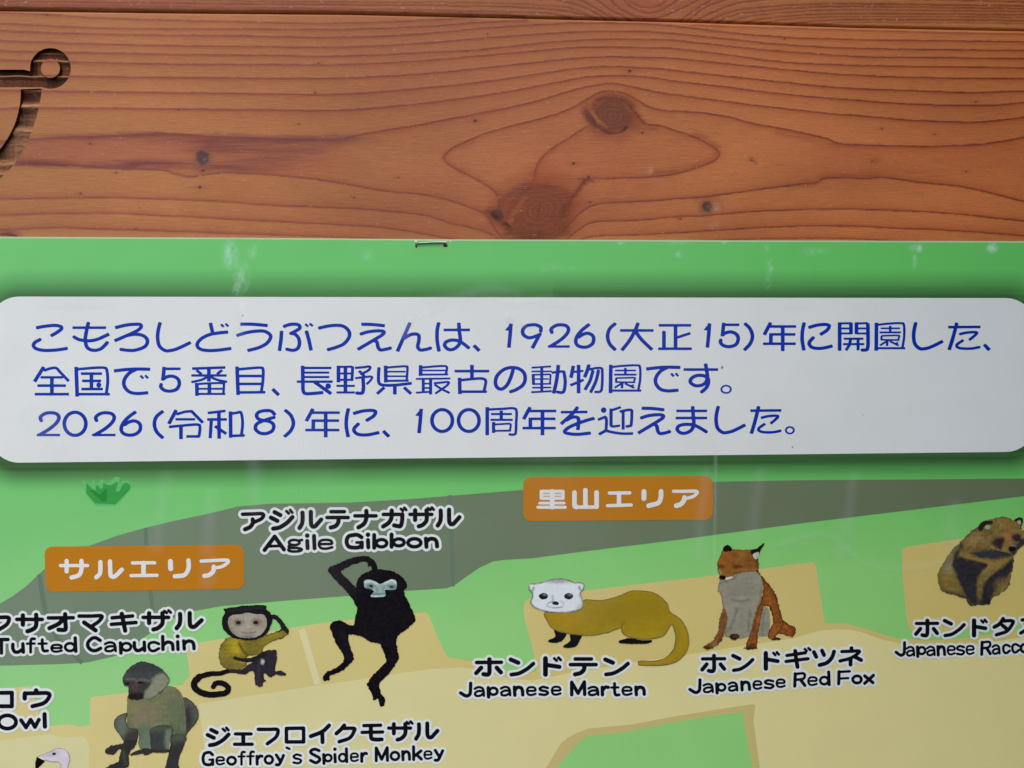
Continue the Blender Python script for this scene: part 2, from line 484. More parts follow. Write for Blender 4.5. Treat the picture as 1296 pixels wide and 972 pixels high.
def board_colour(X, Y):
    f = np.clip(X / 1296.0, -.1, 1.1)[..., None]
    early = np.array([.495, .206, .080]) * (1 - f) + np.array([.60, .186, .054]) * f
    late = np.array([.31, .098, .070]) * (1 - f) + np.array([.15, .028, .011]) * f
    red = np.array([.45, .160, .082]) * (1 - f) + np.array([.50, .125, .038]) * f
    red = np.broadcast_to(red, X.shape + (3,))
    C = np.broadcast_to(early, X.shape + (3,)).copy()
    mid = np.exp(-((X - 560) / 190.0) ** 2)[..., None]
    C = C * (1 - mid * np.array([.14, .17, .05]))
    # reddish heartwood zones
    R = np.zeros(X.shape)
    R = np.maximum(R, .98 * sstep(np.abs(Y - np.interp(X, [0, 250, 460], [190, 194, 205])) - np.interp(X, [0, 250, 330, 470], [16, 20, 22, 6]), 7) * sstep(X - 440, 60))
    R = np.maximum(R, .75 * sstep(sd_ell(X, Y, 740, 215, 90, 70), 45))
    R = np.maximum(R, .55 * sstep(sd_ell(X, Y, 655, 285, 130, 40), 40))
    R = np.maximum(R, .55 * sstep(sd_ell(X, Y, 830, 190, 80, 26), 20))
    R = np.maximum(R, .45 * sstep(np.abs(Y - 205) - 30, 25) * sstep(980 - X, 120))
    R = np.maximum(R, .35 * sstep(285 - Y, 22))
    R = np.clip(R + .25 * vnoise(X, Y, 90, 7, 5), 0, 1)
    C = C * (1 - R[..., None]) + red * R[..., None]
    x0, y0 = X[0, 0], Y[0, 0]; st = X[0, 1] - X[0, 0]
    C, dark = grain_lines(X, Y, C, GR, red, late)
    # purple dark streaks in the red band at the left
    for (cx, cy, rx, ry, a) in [(185, 208, 66, 6.5, .85), (45, 206, 50, 4, .8), (335, 190, 85, 6, .6), (300, 178, 120, 7, .65), (275, 188, 45, 9, .55), (150, 172, 110, 4, .6), (300, 211, 70, 7, .65), (400, 178, 75, 7, .55), (230, 172, 70, 4, .5), (340, 202, 60, 6, .45), (12, 296, 16, 5, .95), (100, 176, 60, 3, .4)]:
        k = np.hypot((X - cx) / rx, (Y - cy) / ry)
        w = np.clip(1.3 - k, 0, 1) * a * (1 + .9 * vnoise(X, Y, 24, 2.2, 31))
        w = np.clip(w, 0, 1)[..., None]
        C = C * (1 - w) + np.array([.23, .062, .052]) * w
    # the knots
    C = knot_field(X, Y, C, 775.5, 146.5, 23, 20, .35, 4.0, np.array([.19, .052, .026]), np.array([.34, .12, .058]), 1.0, np.array([.30, .068, .026]))
    C = knot_field(X, Y, C, 681, 267, 37, 32, -.3, 5.5, np.array([.24, .058, .026]), np.array([.37, .12, .05]), 1.0, np.array([.29, .06, .022]))
    C = knot_field(X, Y, C, 256.5, 200.5, 7.5, 8, 0, 1.5, np.array([.10, .055, .045]), np.array([.16, .09, .07]), 1.3, np.array([.27, .10, .07]))
    C = knot_field(X, Y, C, 895, 261.5, 6, 6, 0, 1.5, np.array([.08, .045, .03]), np.array([.20, .10, .06]), 1.4, np.array([.24, .08, .045]))
    C = knot_field(X, Y, C, 629, 272, 8, 7, .5, 1.5, np.array([.12, .045, .03]), np.array([.2, .07, .04]), 1.5, np.array([.27, .07, .035]))
    C = knot_field(X, Y, C, 748, 150, 5, 13, -.5, 1.0, np.array([.20, .055, .03]), np.array([.25, .08, .04]), 1.2, np.array([.33, .085, .04]))
    for (cx, cy, r) in [(601.5, 153, 2.6), (797, 90, 2.6), (726, 207, 2.6), (813, 168, 1.8), (253, 237, 2.3), (257, 216, 2.0), (114, 182, 1.5), (147, 219, 1.4), (612, 62, 1.2), (617, 43, 1.2), (591, 65, 1), (747, 256, 1.3), (640, 282, 2.0), (226, 139, 1.1), (403, 80, 1.4), (399, 117, 1.5), (378, 157, 1.2), (172, 290, 1.3), (60, 19, 1.1), (993, 49, 1.5), (102, 245, 1.4), (504, 225, 1.2), (448, 250, 1.2), (1116, 163, 1.4), (1223, 217, 1.4), (951, 203, 1.6), (1012, 233, 1.3), (997, 236, 1.2), (1235, 129, 1.6), (861, 277, 1.4), (1104, 204, 1), (1183, 170, 1.1), (745, 224, 2.2)]:
        w = (sstep(np.hypot((X - cx) / 1.15, Y - cy) - r * .72, .8) * .96)[..., None]
        C = C * (1 - w) + np.array([.03, .012, .009]) * w
        w = (np.clip(1 - np.hypot((X - cx) / 3.2, (Y - cy)) / (r * 2.2), 0, 1) * .35)[..., None]
        C = C * (1 - w) + np.array([.20, .055, .03]) * w
    def smudge(p, r, w, col, a, r2=None):
        nonlocal C
        q = cr(np.array(p, float), n=5) if len(p) > 2 else np.array(p, float)
        i0 = max(int((q[:, 0].min() - r - w - 8 - x0) / st), 0); i1 = int((q[:, 0].max() + r + w + 8 - x0) / st)
        j0 = max(int((q[:, 1].min() - r - w - 8 - y0) / st), 0); j1 = int((q[:, 1].max() + r + w + 8 - y0) / st)
        sl = (slice(j0, j1), slice(i0, i1)); x = X[sl]; y = Y[sl]
        d = sd_stroke(x, y, q, r, False, 1.0, r2) + w * .8 * vnoise(x, y, 12, 2.2, 71)
        m1 = (sstep(d, w) * a * np.clip(1 + .8 * vnoise(x, y, 9, 2, 72), 0, 1.2))[..., None]
        m1 = np.clip(m1, 0, 1)
        C[sl] = C[sl] * (1 - m1) + np.array(col) * m1
    DR, DP, OR = (.15, .032, .016), (.17, .048, .036), (.50, .155, .048)
    # upper knot: dark collar and bark crescent
    smudge([(752, 132), (764, 124), (784, 124), (800, 132)], 3, 4, DR, .75)
    smudge([(743, 146), (750, 153), (760, 163), (772, 168), (786, 167), (793, 161)], 1.4, 2.2, (.10, .026, .016), .85)
    smudge([(740, 143), (746, 150)], 3, 4, DP, .85)
    smudge([(748, 141), (757, 152), (768, 161)], 1.2, 1.6, OR, .8)
    smudge([(797, 135), (806, 146), (814, 155)], 2.5, 5, DR, .6)
    smudge([(800, 150), (804, 160), (830, 164)], 4, 6, DR, .35)
    # lower knot
    smudge([(632, 262), (640, 250), (655, 240), (666, 232)], 3, 7, DP, .7)
    smudge([(645, 282), (652, 268), (664, 250)], 2.5, 5, OR, .5)
    smudge([(644, 296), (670, 301), (700, 299), (716, 290)], 5, 8, DR, .7)
    smudge([(740, 230), (731, 243), (719, 256), (712, 272)], 2.5, 5, DR, .75)
    smudge([(660, 243), (680, 236), (705, 238), (718, 246)], 2, 6, DR, .5)
    smudge([(618, 268), (626, 272), (634, 280), (646, 291)], 3, 4, DR, .7)
    smudge([(624, 270), (629, 275)], 2.5, 3, (.05, .022, .018), .9)
    smudge([(641, 283), (646, 287)], 1.2, 1.5, (.05, .018, .014), .8)
    smudge([(733, 226), (744, 228), (752, 230)], 1.2, 1.8, (.09, .028, .018), .8)
    RD = (.27, .058, .022)
    smudge([(878, 170), (902, 181), (906, 194), (895, 205), (868, 214), (830, 219)], 2.5, 7, RD, .55)
    smudge([(985, 168), (1030, 177), (1062, 184), (1110, 187)], 2, 6, RD, .40)
    smudge([(1000, 236), (1035, 229), (1050, 222), (1110, 222)], 2, 6, RD, .40)
    smudge([(561, 199), (576, 186), (600, 177)], 1.5, 5, RD, .35)
    smudge([(575, 212), (610, 230), (628, 244)], 1.5, 5, RD, .35)
    smudge([(700, 190), (684, 204), (677, 220)], 2.5, 7, RD, .45)
    smudge([(470, 168), (520, 161), (580, 147), (640, 137)], 1.5, 6, RD, .35)
    smudge([(290, 172), (340, 176), (400, 175), (450, 172)], 3, 5, (.24, .07, .055), .6)
    smudge([(300, 212), (330, 205), (380, 192), (430, 180)], 4, 8, (.27, .085, .06), .5)
    smudge([(262, 190), (268, 178), (275, 172)], 4, 6, (.24, .07, .055), .5)
    smudge([(20, 208), (60, 209), (110, 211), (170, 211)], 2.2, 3, (.21, .062, .055), .75)
    smudge([(-20, 297), (8, 296), (20, 299)], 1.5, 2, (.10, .035, .03), .8)
    smudge([(150, 168), (190, 167), (210, 169)], 1.2, 2.5, (.22, .066, .055), .6)
    # small knots: pale eye, bark ring
    smudge([(250, 195), (256, 192), (263, 196)], 1.6, 2.2, (.09, .04, .035), .8)
    smudge([(258, 202), (260, 201)], 1.2, 1.5, (.30, .19, .13), .7)
    smudge([(896, 261), (897, 260)], 1.0, 1.4, (.30, .17, .10), .75)
    smudge([(883, 252), (905, 250), (912, 262)], 3, 6, DP, .35)
    smudge([(1105, 203), (1110, 203)], 3, 5, DR, .25)
    smudge([(950, 200), (956, 205)], 2, 3, DR, .45)
    # check through the lower knot
    w = (sstep(np.abs(X - 682 - 1.2 * np.sin(Y / 5)) - .5, .8) * sstep(np.abs(Y - 280) - 24, 3) * .65 * (vnoise(X, Y, 3, 5, 2) > -.15))[..., None]
    C = C * (1 - w) + np.array([.06, .02, .012]) * w
    # dried drips and scuffs in the varnish
    for (cx, cy, rx, ry, a) in [(823, 216, 5, 7, .28), (906, 263, 9, 7, .32), (904, 286, 11, 8, .2), (862, 146, 6, 8, .15), (499, 63, 2.5, 2.5, .4)]:
        w = (np.clip(1 - np.hypot((X - cx) / rx, (Y - cy) / ry), 0, 1) ** .7 * a * (1 + 1.4 * vnoise(X, Y, 3, 3, 44)))[..., None]
        w = np.clip(w, 0, 1)
        C = C * (1 - w) + np.array([.60, .40, .28]) * w
    return C, dark

# the carved line drawing at the left: a ring, a bar and a curved leg
def carve_sd(X, Y):
    ring = np.abs(np.hypot(X - 63.8, Y - 86.6) - 18.9) - 6.9
    bar = sd_poly(X, Y, np.array([[-310, 82], [0, 88], [30, 88], [41, 91], [53, 93], [53, 110.3], [-310, 110.3]]))
    leg = sd_poly(X, Y, np.vstack([cr(np.array([[26.5, 113], [25, 133], [19, 156], [9, 176], [-4, 193], [-30, 218], [-60, 238]]), n=6),
                                   cr(np.array([[-48, 262], [-20, 241], [0, 226], [16, 210], [32, 186], [43, 158], [50, 132], [53.2, 112]]), n=6)]))
    return np.minimum(np.minimum(ring, bar), leg)

X, Y = grid(-300, -8, 1852, 322, 1.1)
front = np.maximum(np.maximum(seam(X) + gap(X) / 2 - Y, Y - 321), np.maximum(-299 - X, X - 1851))
cs = carve_sd(X, Y)
C, dark = board_colour(X, Y)
# field that follows the grain, for the fibre noise
def grain_coord(X, Y):
    bump = 26 * np.exp(-((X - 790) / 190) ** 2) * np.exp(-((Y - 120) / 90) ** 2) + 22 * np.exp(-((X - 690) / 120) ** 2) * np.exp(-((Y - 300) / 60) ** 2) * -1
    return (Y + bump) * .95

def sample(A, V, X, Y):
    st = X[0, 1] - X[0, 0]
    u = np.clip((V[:, 0] - X[0, 0]) / st, 0, A.shape[1] - 1.001); v = np.clip((V[:, 1] - Y[0, 0]) / st, 0, A.shape[0] - 1.001)
    i = u.astype(int); j = v.astype(int); fu = u - i; fv = v - j
    if A.ndim == 3: fu = fu[:, None]; fv = fv[:, None]
    return (A[j, i] * (1 - fu) + A[j, i + 1] * fu) * (1 - fv) + (A[j + 1, i] * (1 - fu) + A[j + 1, i + 1] * fu) * fv

board = empty('wooden_board', tuple(P([648], [320], .012)[0]))
tag(board, 'wide varnished orange-brown wooden board with two large knots, above the green zoo sign', 'board')
V, polys, segs = march(np.maximum(front, -cs), X, Y)
edge_d = V[:, 1] - (seam(V[:, 0]) + gap(V[:, 0]) / 2)
dep = np.where(edge_d < 2.2, (2.2 - np.maximum(edge_d, 0)) ** 2 * .00010, 0)
dk = sample(dark, V, X, Y)
dep = dep - dk * .00006                      # hard late wood stands a little proud
W = P(V[:, 0], V[:, 1], 0.0); W[:, 1] += dep
n0 = len(W)
# walls behind every cut edge
back = W.copy(); back[:, 1] = .0106
tone = sample(C, V, X, Y)
Wall = np.vstack([W, back])
walls = np.stack([segs[:, 0], segs[:, 1], segs[:, 1] + n0, segs[:, 0] + n0], 1)
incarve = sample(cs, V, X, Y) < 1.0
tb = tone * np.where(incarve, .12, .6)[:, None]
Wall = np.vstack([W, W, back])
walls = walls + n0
make_mesh('face', Wall, polys + [walls], WOOD, board, {'tone': np.vstack([tone, tb, tb * .6]), 'grain': np.concatenate([grain_coord(V[:, 0], V[:, 1])] * 3)}, smooth=False)

# floor of the carving: sand-blasted, singed, with pale ridges where the hard rings stay
st = .8
CX, CY = grid(-300, 50, 96, 290, st)
cs2 = carve_sd(CX, CY)
V, polys, segs = march(cs2 - .4, CX, CY)
x, y = V[:, 0], V[:, 1]
ridge = np.zeros(len(V))
for (cy, w, a) in [(76, 2.0, 1.), (96.0, 1.6, 1.), (113.5, 2.4, 1.1), (133.5, 4.0, 1.1), (166, 6, .85), (208, 4, .6), (66, 1.2, .45), (150, 5, .15), (182, 12, .3), (220, 3, .5), (243, 4, .6)]:
    yy = cy + (x - 50) * .02 + 1.2 * vnoise(x, y, 20, 50, 21)
    ridge = np.maximum(ridge, a * np.exp(-((y - yy) / w) ** 2))
ridge = np.clip(ridge * (1 + .5 * vnoise(x, y, 10, 3, 4)), 0, 1.1)
low = np.clip((y - 125) / 60, 0, 1)
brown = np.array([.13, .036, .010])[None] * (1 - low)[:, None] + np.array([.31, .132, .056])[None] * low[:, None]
singe_shade = np.clip(1.15 - (x - np.interp(y, [112, 133, 156, 176, 193], [27, 26, 20, 10, -3])) / 16.0, 0, 1) * (y > 112) * (y < 200) * .7 + (y < 94) * (x < 44) * .75 + (y > 98) * (y < 110) * (x > 56) * .5  # singe plus cast shade beside the upper and left edges, painted into the floor
brown = brown * (1 - np.clip(singe_shade, 0, .85))[:, None]
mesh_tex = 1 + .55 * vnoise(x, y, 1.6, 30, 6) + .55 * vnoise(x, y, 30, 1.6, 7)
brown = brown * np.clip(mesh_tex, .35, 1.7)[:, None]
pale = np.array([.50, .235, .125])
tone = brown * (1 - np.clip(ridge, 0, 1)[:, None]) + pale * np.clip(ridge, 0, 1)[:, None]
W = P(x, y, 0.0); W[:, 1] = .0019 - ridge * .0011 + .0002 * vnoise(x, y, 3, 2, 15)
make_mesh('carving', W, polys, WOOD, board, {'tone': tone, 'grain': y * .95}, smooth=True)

def box_px(name, x0, x1, ytop, ybot, d0, d1, mat, parent, tone):
    """a plank body: pixel outline on the board's plane, from depth d0 to d1; ytop/ybot are callables"""
    xs = np.linspace(x0, x1, 24)
    t = P(xs, ytop(xs), 0.0); b_ = P(xs, ybot(xs), 0.0)
    Vs = []
    for d in (d0, d1):
        for q in (t, b_):
            q2 = q.copy(); q2[:, 1] = d; Vs.append(q2)
    n = len(xs); Vv = np.vstack(Vs)
    A = np.arange(n - 1)
    def strip(o1, o2): return np.stack([o1 + A, o2 + A, o2 + A + 1, o1 + A + 1], 1)
    pl = [strip(0, n), strip(3 * n, 2 * n), strip(2 * n, 0), strip(n, 3 * n),
          np.array([[0, 2 * n, 3 * n, n], [n - 1, 2 * n - 1, 4 * n - 1, 3 * n - 1]])]
    return make_mesh(name, Vv, pl, mat, parent, {'tone': np.tile(np.array(tone), (len(Vv), 1)), 'grain': Vv[:, 2] * 3000})

box_px('plank_body', -299, 1851, lambda v: seam(v) - 4.0, lambda v: v * 0 + 1075, .0105, .020, WOOD, board, (.07, .025, .012))  # near-black tone paints the shade of the gap onto the body behind it

# the board above it
UX, UY = grid(-300, -140, 1852, 60, 1.1)
uf = np.maximum(np.maximum(UY - seam(UX) + gap(UX) / 2, -139 - UY), np.maximum(-299 - UX, UX - 1851))
def up(s): return pts(s)
UGR = [
 (-1, .9, up("-150,0 0,1.3 240,4.2 440,6 560,7 660,9 710,13 750,21")), (-1, .8, up("-150,3.5 0,5.2 240,8.3 440,11 600,14 690,16.5 722,22")), (-1, .7, up("-150,6 0,7.6 240,10.3 440,13 600,16.5 665,20")),
 (-1, .7, up("150,-4 300,0.5 440,2.5 600,3 700,7 728,12 756,23")), (-1, .9, up("600,-2 690,-1 712,1 734,7 750,14 766,23")), (-1, .9, up("700,-6 734,0 750,8 766,17 782,25")), (-1, .9, up("740,-9 756,0 770,10 788,20 802,27")),
 (-1, 1., up("768,-8 780,7 800,19 812,22.5 832,22.5 850,16 876,4 896,-8")), (-1, .8, up("784,-8 796,6 808,13 820,16 836,13 852,4 866,-8")), (-1, .7, up("790,-6 804,5 820,9 838,5 850,-6")),
 (-1, .9, up("912,-8 900,0 880,12 862,26")[::-1]), (-1, .9, up("940,-6 916,0 892,10 872,25")[::-1]), (-1, .9, up("880,26 908,13 930,5 962,0 1056,-3 1296,2 1426,5")), (-1, .9, up("896,27 910,20 930,13.5 960,9.5 1056,4.6 1296,7.4 1426,10")),
 (-1, .9, up("908,28 926,20 960,14.5 1056,8 1296,10.8 1426,13")), (-1, .8, up("922,28 940,22.5 970,18 1056,12.3 1296,14.3 1426,17")), (-1, .9, up("945,28 980,22 1056,17.4 1296,18.4 1426,21")), (-1, .7, up("965,29 1000,24 1056,21 1296,21.6 1426,25")),
 (-1, .9, up("1000,30 1056,25 1180,25 1296,26 1426,30")), (-1, .5, up("1030,30 1100,28 1296,29.5 1426,34")), (-1, .6, up("920,-20 1000,-8 1296,-3 1426,-1")), (-1, .6, up("-150,-10 300,-6 600,-9 760,-24")), (-1, .6, up("900,-34 1000,-18 1296,-12 1426,-10")),
 (-1, .7, up("-150,-20 300,-17 640,-24 820,-42 1000,-28 1296,-18 1426,-16")),
 (-1, .7, up("-150,-33 300,-30 640,-37 820,-53 1000,-41 1296,-31 1426,-29")),
 (-1, .7, up("-150,-46 300,-43 640,-50 820,-64 1000,-54 1296,-44 1426,-42")),
 (-1, .7, up("-150,-59 300,-56 640,-63 820,-75 1000,-67 1296,-57 1426,-55")),
 (-1, .7, up("-150,-72 300,-69 640,-76 820,-86 1000,-80 1296,-70 1426,-68")),
 (-1, .7, up("-150,-85 300,-82 640,-89 820,-97 1000,-93 1296,-83 1426,-81")),
 (-1, .7, up("-150,-98 300,-95 640,-102 820,-108 1000,-106 1296,-96 1426,-94")),
 (-1, .7, up("-150,-111 300,-108 640,-115 820,-119 1000,-119 1296,-109 1426,-107")),
 (-1, .7, up("-150,-124 300,-121 640,-128 820,-130 1000,-132 1296,-122 1426,-120")),

]
def upper_colour(X, Y):
    f = np.clip(X / 1296.0, 0, 1)[..., None]
    early = np.array([.44, .185, .078]) * (1 - f) + np.array([.54, .20, .058]) * f
    late = np.array([.26, .075, .055]) * (1 - f) + np.array([.19, .04, .016]) * f
    red = np.broadcast_to(np.array([.43, .13, .06]) * (1 - f) + np.array([.46, .125, .038]) * f, X.shape + (3,))
    C = np.broadcast_to(early, X.shape + (3,)).copy()
    R = (np.maximum(sstep(sd_ell(X, Y, 822, -8, 130, 34), 24) * .85, .45 * sstep(24 - Y, 12) * sstep(X - 1296, 900)))[..., None]
    C = C * (1 - R) + red * R
    C, dark = grain_lines(X, Y, C, UGR, red, late)
    return C, dark
UC, ud = upper_colour(UX, UY)
upper = empty('wooden_board', tuple(P([648], [20], .012)[0]))
tag(upper, 'closely grained reddish wooden board along the very top, above the dark gap', 'board')
V, polys, segs = march(uf, UX, UY)
edge_d = seam(V[:, 0]) - gap(V[:, 0]) / 2 - V[:, 1]
W = P(V[:, 0], V[:, 1], 0.0)
W[:, 1] += np.where(edge_d < 3.0, (3.0 - np.maximum(edge_d, 0)) ** 2 * .00012, 0) + .0004
n0 = len(W); back = W.copy(); back[:, 1] = .0150
walls = np.stack([segs[:, 0], segs[:, 1], segs[:, 1] + n0, segs[:, 0] + n0], 1)
tone = sample(UC, V, UX, UY)
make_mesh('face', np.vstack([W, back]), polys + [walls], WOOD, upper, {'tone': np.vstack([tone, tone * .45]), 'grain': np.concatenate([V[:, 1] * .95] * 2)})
box_px('plank_body', -299, 1851, lambda v: v * 0 - 139, lambda v: seam(v) - 6.0, .0152, .020, WOOD, upper, (.20, .08, .035))

# upright post added out of view past the right edge, only to shade that side
def post():
    x0 = P([1850], [486], 0)[0][0]
    t = .07
    z0, z1 = CAMZ - .75, CAMZ + .85
    bv = .004
    prof = [(x0 + bv, .022), (x0, .018), (x0, -.80 + bv), (x0 + bv, -.80), (x0 + t - bv, -.80), (x0 + t, -.80 + bv), (x0 + t, .018), (x0 + t - bv, .022)]
    n = len(prof)
    Vv = np.array([[a, b_, z0] for a, b_ in prof] + [[a, b_, z1] for a, b_ in prof])
    i = np.arange(n); j = (i + 1) % n
    side = np.stack([i, j, j + n, i + n], 1)[:, ::-1]
    caps = np.array([list(range(n)), list(range(2 * n - 1, n - 1, -1))])
    o = make_mesh('added_shade_post', Vv, [side, caps], WOOD, None, {'tone': np.tile(np.array((.09, .04, .02)), (2 * n, 1)), 'grain': Vv[:, 0] * 3000})
    tag(o, 'deep dark brown wooden post added out of view at the right end to shade the boards', 'post')
post()
# ------------------------------------------------------------------ the zoo sign: sheet and printed map
SIGN_Y = -0.0016                 # front of the sheet, in front of the boards
LAYER = 0.000025
def lay(k): return SIGN_Y - LAYER * k

sign = empty('zoo_sign', tuple(P([648], [1060], SIGN_Y)[0]))
tag(sign, 'glossy green zoo map sign with blue Japanese lettering in a white box and painted animals', 'sign')

INK = print_material('printed_artwork')
STEEL, nt_, b_ = nodes_of('staple_steel')
b_.inputs['Base Color'].default_value = (.50, .54, .50, 1); b_.inputs['Metallic'].default_value = .85; b_.inputs['Roughness'].default_value = .38
EDGE = print_material('sheet_edge', (.62, .72, .45), .5)

def top_edge(x):
    return np.interp(x, [-400, 0, 300, 560, 900, 1296, 1900], [297.6, 299.6, 300.8, 302.8, 304.0, 305.2, 307.2])

def box_outline(inset=0.0):
    """the white rounded box"""
    x0, x1 = -14 + inset, 1311 - inset
    n = 10; R = 38
    tl, tr, bl, br = (x0, 375.3 + inset), (x1, 377.2 + inset), (x0, 585.6 - inset), (x1, 572.0 - inset)
    out = []
    def arc(cx, cy, a0, a1, R):
        for t in np.linspace(a0, a1, n):
            out.append((cx + R * math.cos(t), cy + R * math.sin(t)))
    Ri = max(R - inset, 8)
    arc(tl[0] + Ri, tl[1] + Ri, math.pi, 1.5 * math.pi, Ri)
    arc(tr[0] - Ri, tr[1] + Ri, 1.5 * math.pi, 2 * math.pi, Ri)
    arc(br[0] - Ri, br[1] - Ri, 0, .5 * math.pi, Ri)
    arc(bl[0] + Ri, bl[1] - Ri, .5 * math.pi, math.pi, Ri)
    return np.array(out)

def green_at(x, y):
    g = np.clip((y - 590) / np.interp(x, [0, 1000], [300, 140]), 0, 1)[..., None]
    f = np.clip(x / 1296, 0, 1)[..., None]
    a = np.array([.185, .615, .185]) * (1 - f) + np.array([.150, .61, .138]) * f
    b = np.array([.345, .70, .27]) * (1 - f) + np.array([.31, .70, .19]) * f
    return a * (1 - g) + b * g

GX, GY = grid(-290, 290, 1846, 1066, 1.6)
F = np.maximum(np.maximum(top_edge(GX) - GY, GY - 1064), np.maximum(-288 - GX, GX - 1844))
V, polys, segs = march(F, GX, GY)
x, y = V[:, 0], V[:, 1]
art = green_at(x, y)
# the soft dark halo printed round the white box is part of the design
d = sd_poly(x, y, box_outline(4.0)) - 4.0
dn = np.where(y < 480, d, np.maximum(d - 9, 0))
al = .90 * np.clip(1 - np.maximum(dn, 0) / np.where(y < 480, 37, 29), 0, 1) ** np.where(y < 480, 1.12, 1.25)
al = al * (1 + .14 * vnoise(x, y, 400, 2.6, 61)) * np.where((y < 480) & (x < 700), .9, 1)
al = np.clip(al, 0, .95)[:, None]
art = art * (1 - al) + np.array([.035, .075, .03]) * al
# pale scuffs and splashes on the laminate
def scuffs(x, y, art):
    for (cx, cy, rx, ry, a) in [(291, 322, 12, 20, .34), (320, 318, 7, 10, .34), (306, 350, 12, 22, .22), (300, 368, 8, 10, .25), (974, 338, 5, 12, .45), (972, 358, 5, 10, .28), (465, 325, 12, 10, .12), (860, 322, 6, 6, .28), (1161, 314, 11, 6, .5), (1157, 330, 5, 10, .25), (1256, 314, 8, 7, .5), (1258, 306, 5, 3, .4), (916, 306, 5, 3, .3), (970, 314, 4, 5, .25), (857, 305, 18, 5, .14), (1030, 318, 22, 6, .12), (785, 308, 9, 3, .25), (700, 340, 40, 8, .05), (128, 395, 10, 9, 0)]:
        k = np.hypot((x - cx) / rx, (y - cy) / ry)
        w = np.clip(1.1 - k, 0, 1) * a * np.clip(1.1 + 2.4 * vnoise(x, y, 6, 9, int(cx)) + 1.4 * vnoise(x, y, 2.4, 2.4, int(cy)), 0, 2.2)
        w = np.clip(w * .85 * (1 + 1.1 * vnoise(x + y * .35, y, 2.0, 11, 77)), 0, .75)[:, None]
        art = art * (1 - w) + np.array([.58, .85, .70]) * w
    return art
art = scuffs(x, y, art)
W = P(x, y, SIGN_Y)
# thickness of the sheet
n0 = len(W); bk = W.copy(); bk[:, 1] = -.0004
walls = np.stack([segs[:, 0], segs[:, 1], segs[:, 1] + n0, segs[:, 0] + n0], 1)
make_mesh('sheet', np.vstack([W, bk]), polys + [walls], INK, sign, {'art': np.vstack([art, art * .6 + .2])})

def flat(name, outline, k, mat=INK, parent=None, colour=None, st=1.5, sdf=None, colourfn=None, bbox=None):
    """one printed shape: an outline (or a distance function) laid on the sheet at layer k"""
    if outline is not None:
        o = np.asarray(outline)
        bb = (o[:, 0].min() - 3, o[:, 1].min() - 3, o[:, 0].max() + 3, o[:, 1].max() + 3)
    else:
        bb = bbox
    X_, Y_ = grid(*bb, st)
    D = sd_poly(X_, Y_, outline) if outline is not None else sdf(X_, Y_)
    V, polys, segs = march(D, X_, Y_)
    at = None
    if colourfn is not None:
        at = {'art': colourfn(V[:, 0], V[:, 1])}
    elif colour is not None:
        at = {'art': np.tile(np.asarray(colour, float), (len(V), 1))}
    return make_mesh(name, P(V[:, 0], V[:, 1], lay(k)), polys, mat, parent or sign, at)

# thin pale rim where the laminate is trimmed at the top
xs = np.linspace(-106, 1840, 200)
flat('trimmed_edge', np.vstack([np.stack([xs, top_edge(xs) + .2], 1), np.stack([xs, top_edge(xs) + 2.0], 1)[::-1]]), .6, colour=(.52, .66, .40), st=.8)

def between(xl, cl, cr_):
    def fn(x, y):
        f = np.clip(x / 1296, 0, 1)[:, None]
        return np.array(cl) * (1 - f) + np.array(cr_) * f
    return fn

# winding grey road
road_top = pts("-285,800 -40,780 0,764 15,755 33,742 51,725 62,715 112,691 148,678 184,668 217,660 255,652 281,646 301,641 341,637.5 443,636 520,631.5 620,623.5 662,620 760,614 902,609.7 1013,607.7 1190,606.5 1296,605.5 1840,605")
road_bot = pts("1840,616 1296,628 1190,641 1013,662.5 860,683 739,698 672,706.7 640,708.5 624,710.5 606,719 590,730 577,739.5 566,744.5 512,748 443,754 364,760 330,763 281,767 245,773.5 222,781 200,795 179,809 165,822 143,831 110,838.6 77,840.5 0,842.5 -285,846")
road = flat('road', np.vstack([road_top, road_bot]), 1, colourfn=between(0, (.205, .275, .185), (.155, .195, .102)))
for p_, r in [("49.5,727 53,750 57,772 72,808 104,839", 2.9), ("184,668.5 187,720 191,755 193,772", 2.5), ("569,627 572,690 573,742", 2.9)]:
    q = pts(p_)
    flat('road_joint', None, 2, parent=road, colour=(.155, .222, .150), st=.8, sdf=lambda X_, Y_, q=q, r=r: sd_stroke(X_, Y_, q, r, True), bbox=(q[:, 0].min() - 6, q[:, 1].min() - 4, q[:, 0].max() + 6, q[:, 1].max() + 4))

# sandy enclosures
sand = pts("-285,882 0,872 39,868.5 42,880 50,902 56,912 64,919 88,916.5 94,918 99.5,919.6 114.6,917 113.6,900 114.6,882.6 157,877 231,867 240.5,854 235,816 285,808 366,795 417,787 448,784 538,774.5 542,777 555,809 566,831.5 598,837 641,848 679,851 675,824 664,785 662.5,768 664,763 669,758 744,747 890,730 1028,711.2 1032,713 1036,740 1044,789 1072,789 1102,798 1136,808 1172,811 1205,809 1228,806.7 1296,796 1840,785 1840,1060 -285,1060")
SANDC = between(0, (.74, .63, .275), (.72, .57, .175))
sandpart = flat('sand_ground', sand, 1, colourfn=SANDC, st=1.5)
pen = np.vstack([pts("1141.5,698 1143,694.5 1148,692 1217,681.5 1296,669 1840,652 1840,784 1296,791 1230,796 1172,800.5 1156,799.5 1149.5,793 1147,780 1142,728")])
flat('sand_pen', pen, 1.5, parent=sandpart, colourfn=SANDC)
q = pts("382,797 402,866")
flat('pale_stripe', None, 2, parent=sandpart, colour=(.79, .72, .40), st=1.0, sdf=lambda X_, Y_: sd_stroke(X_, Y_, q, 4.2, True), bbox=(370, 790, 412, 872))
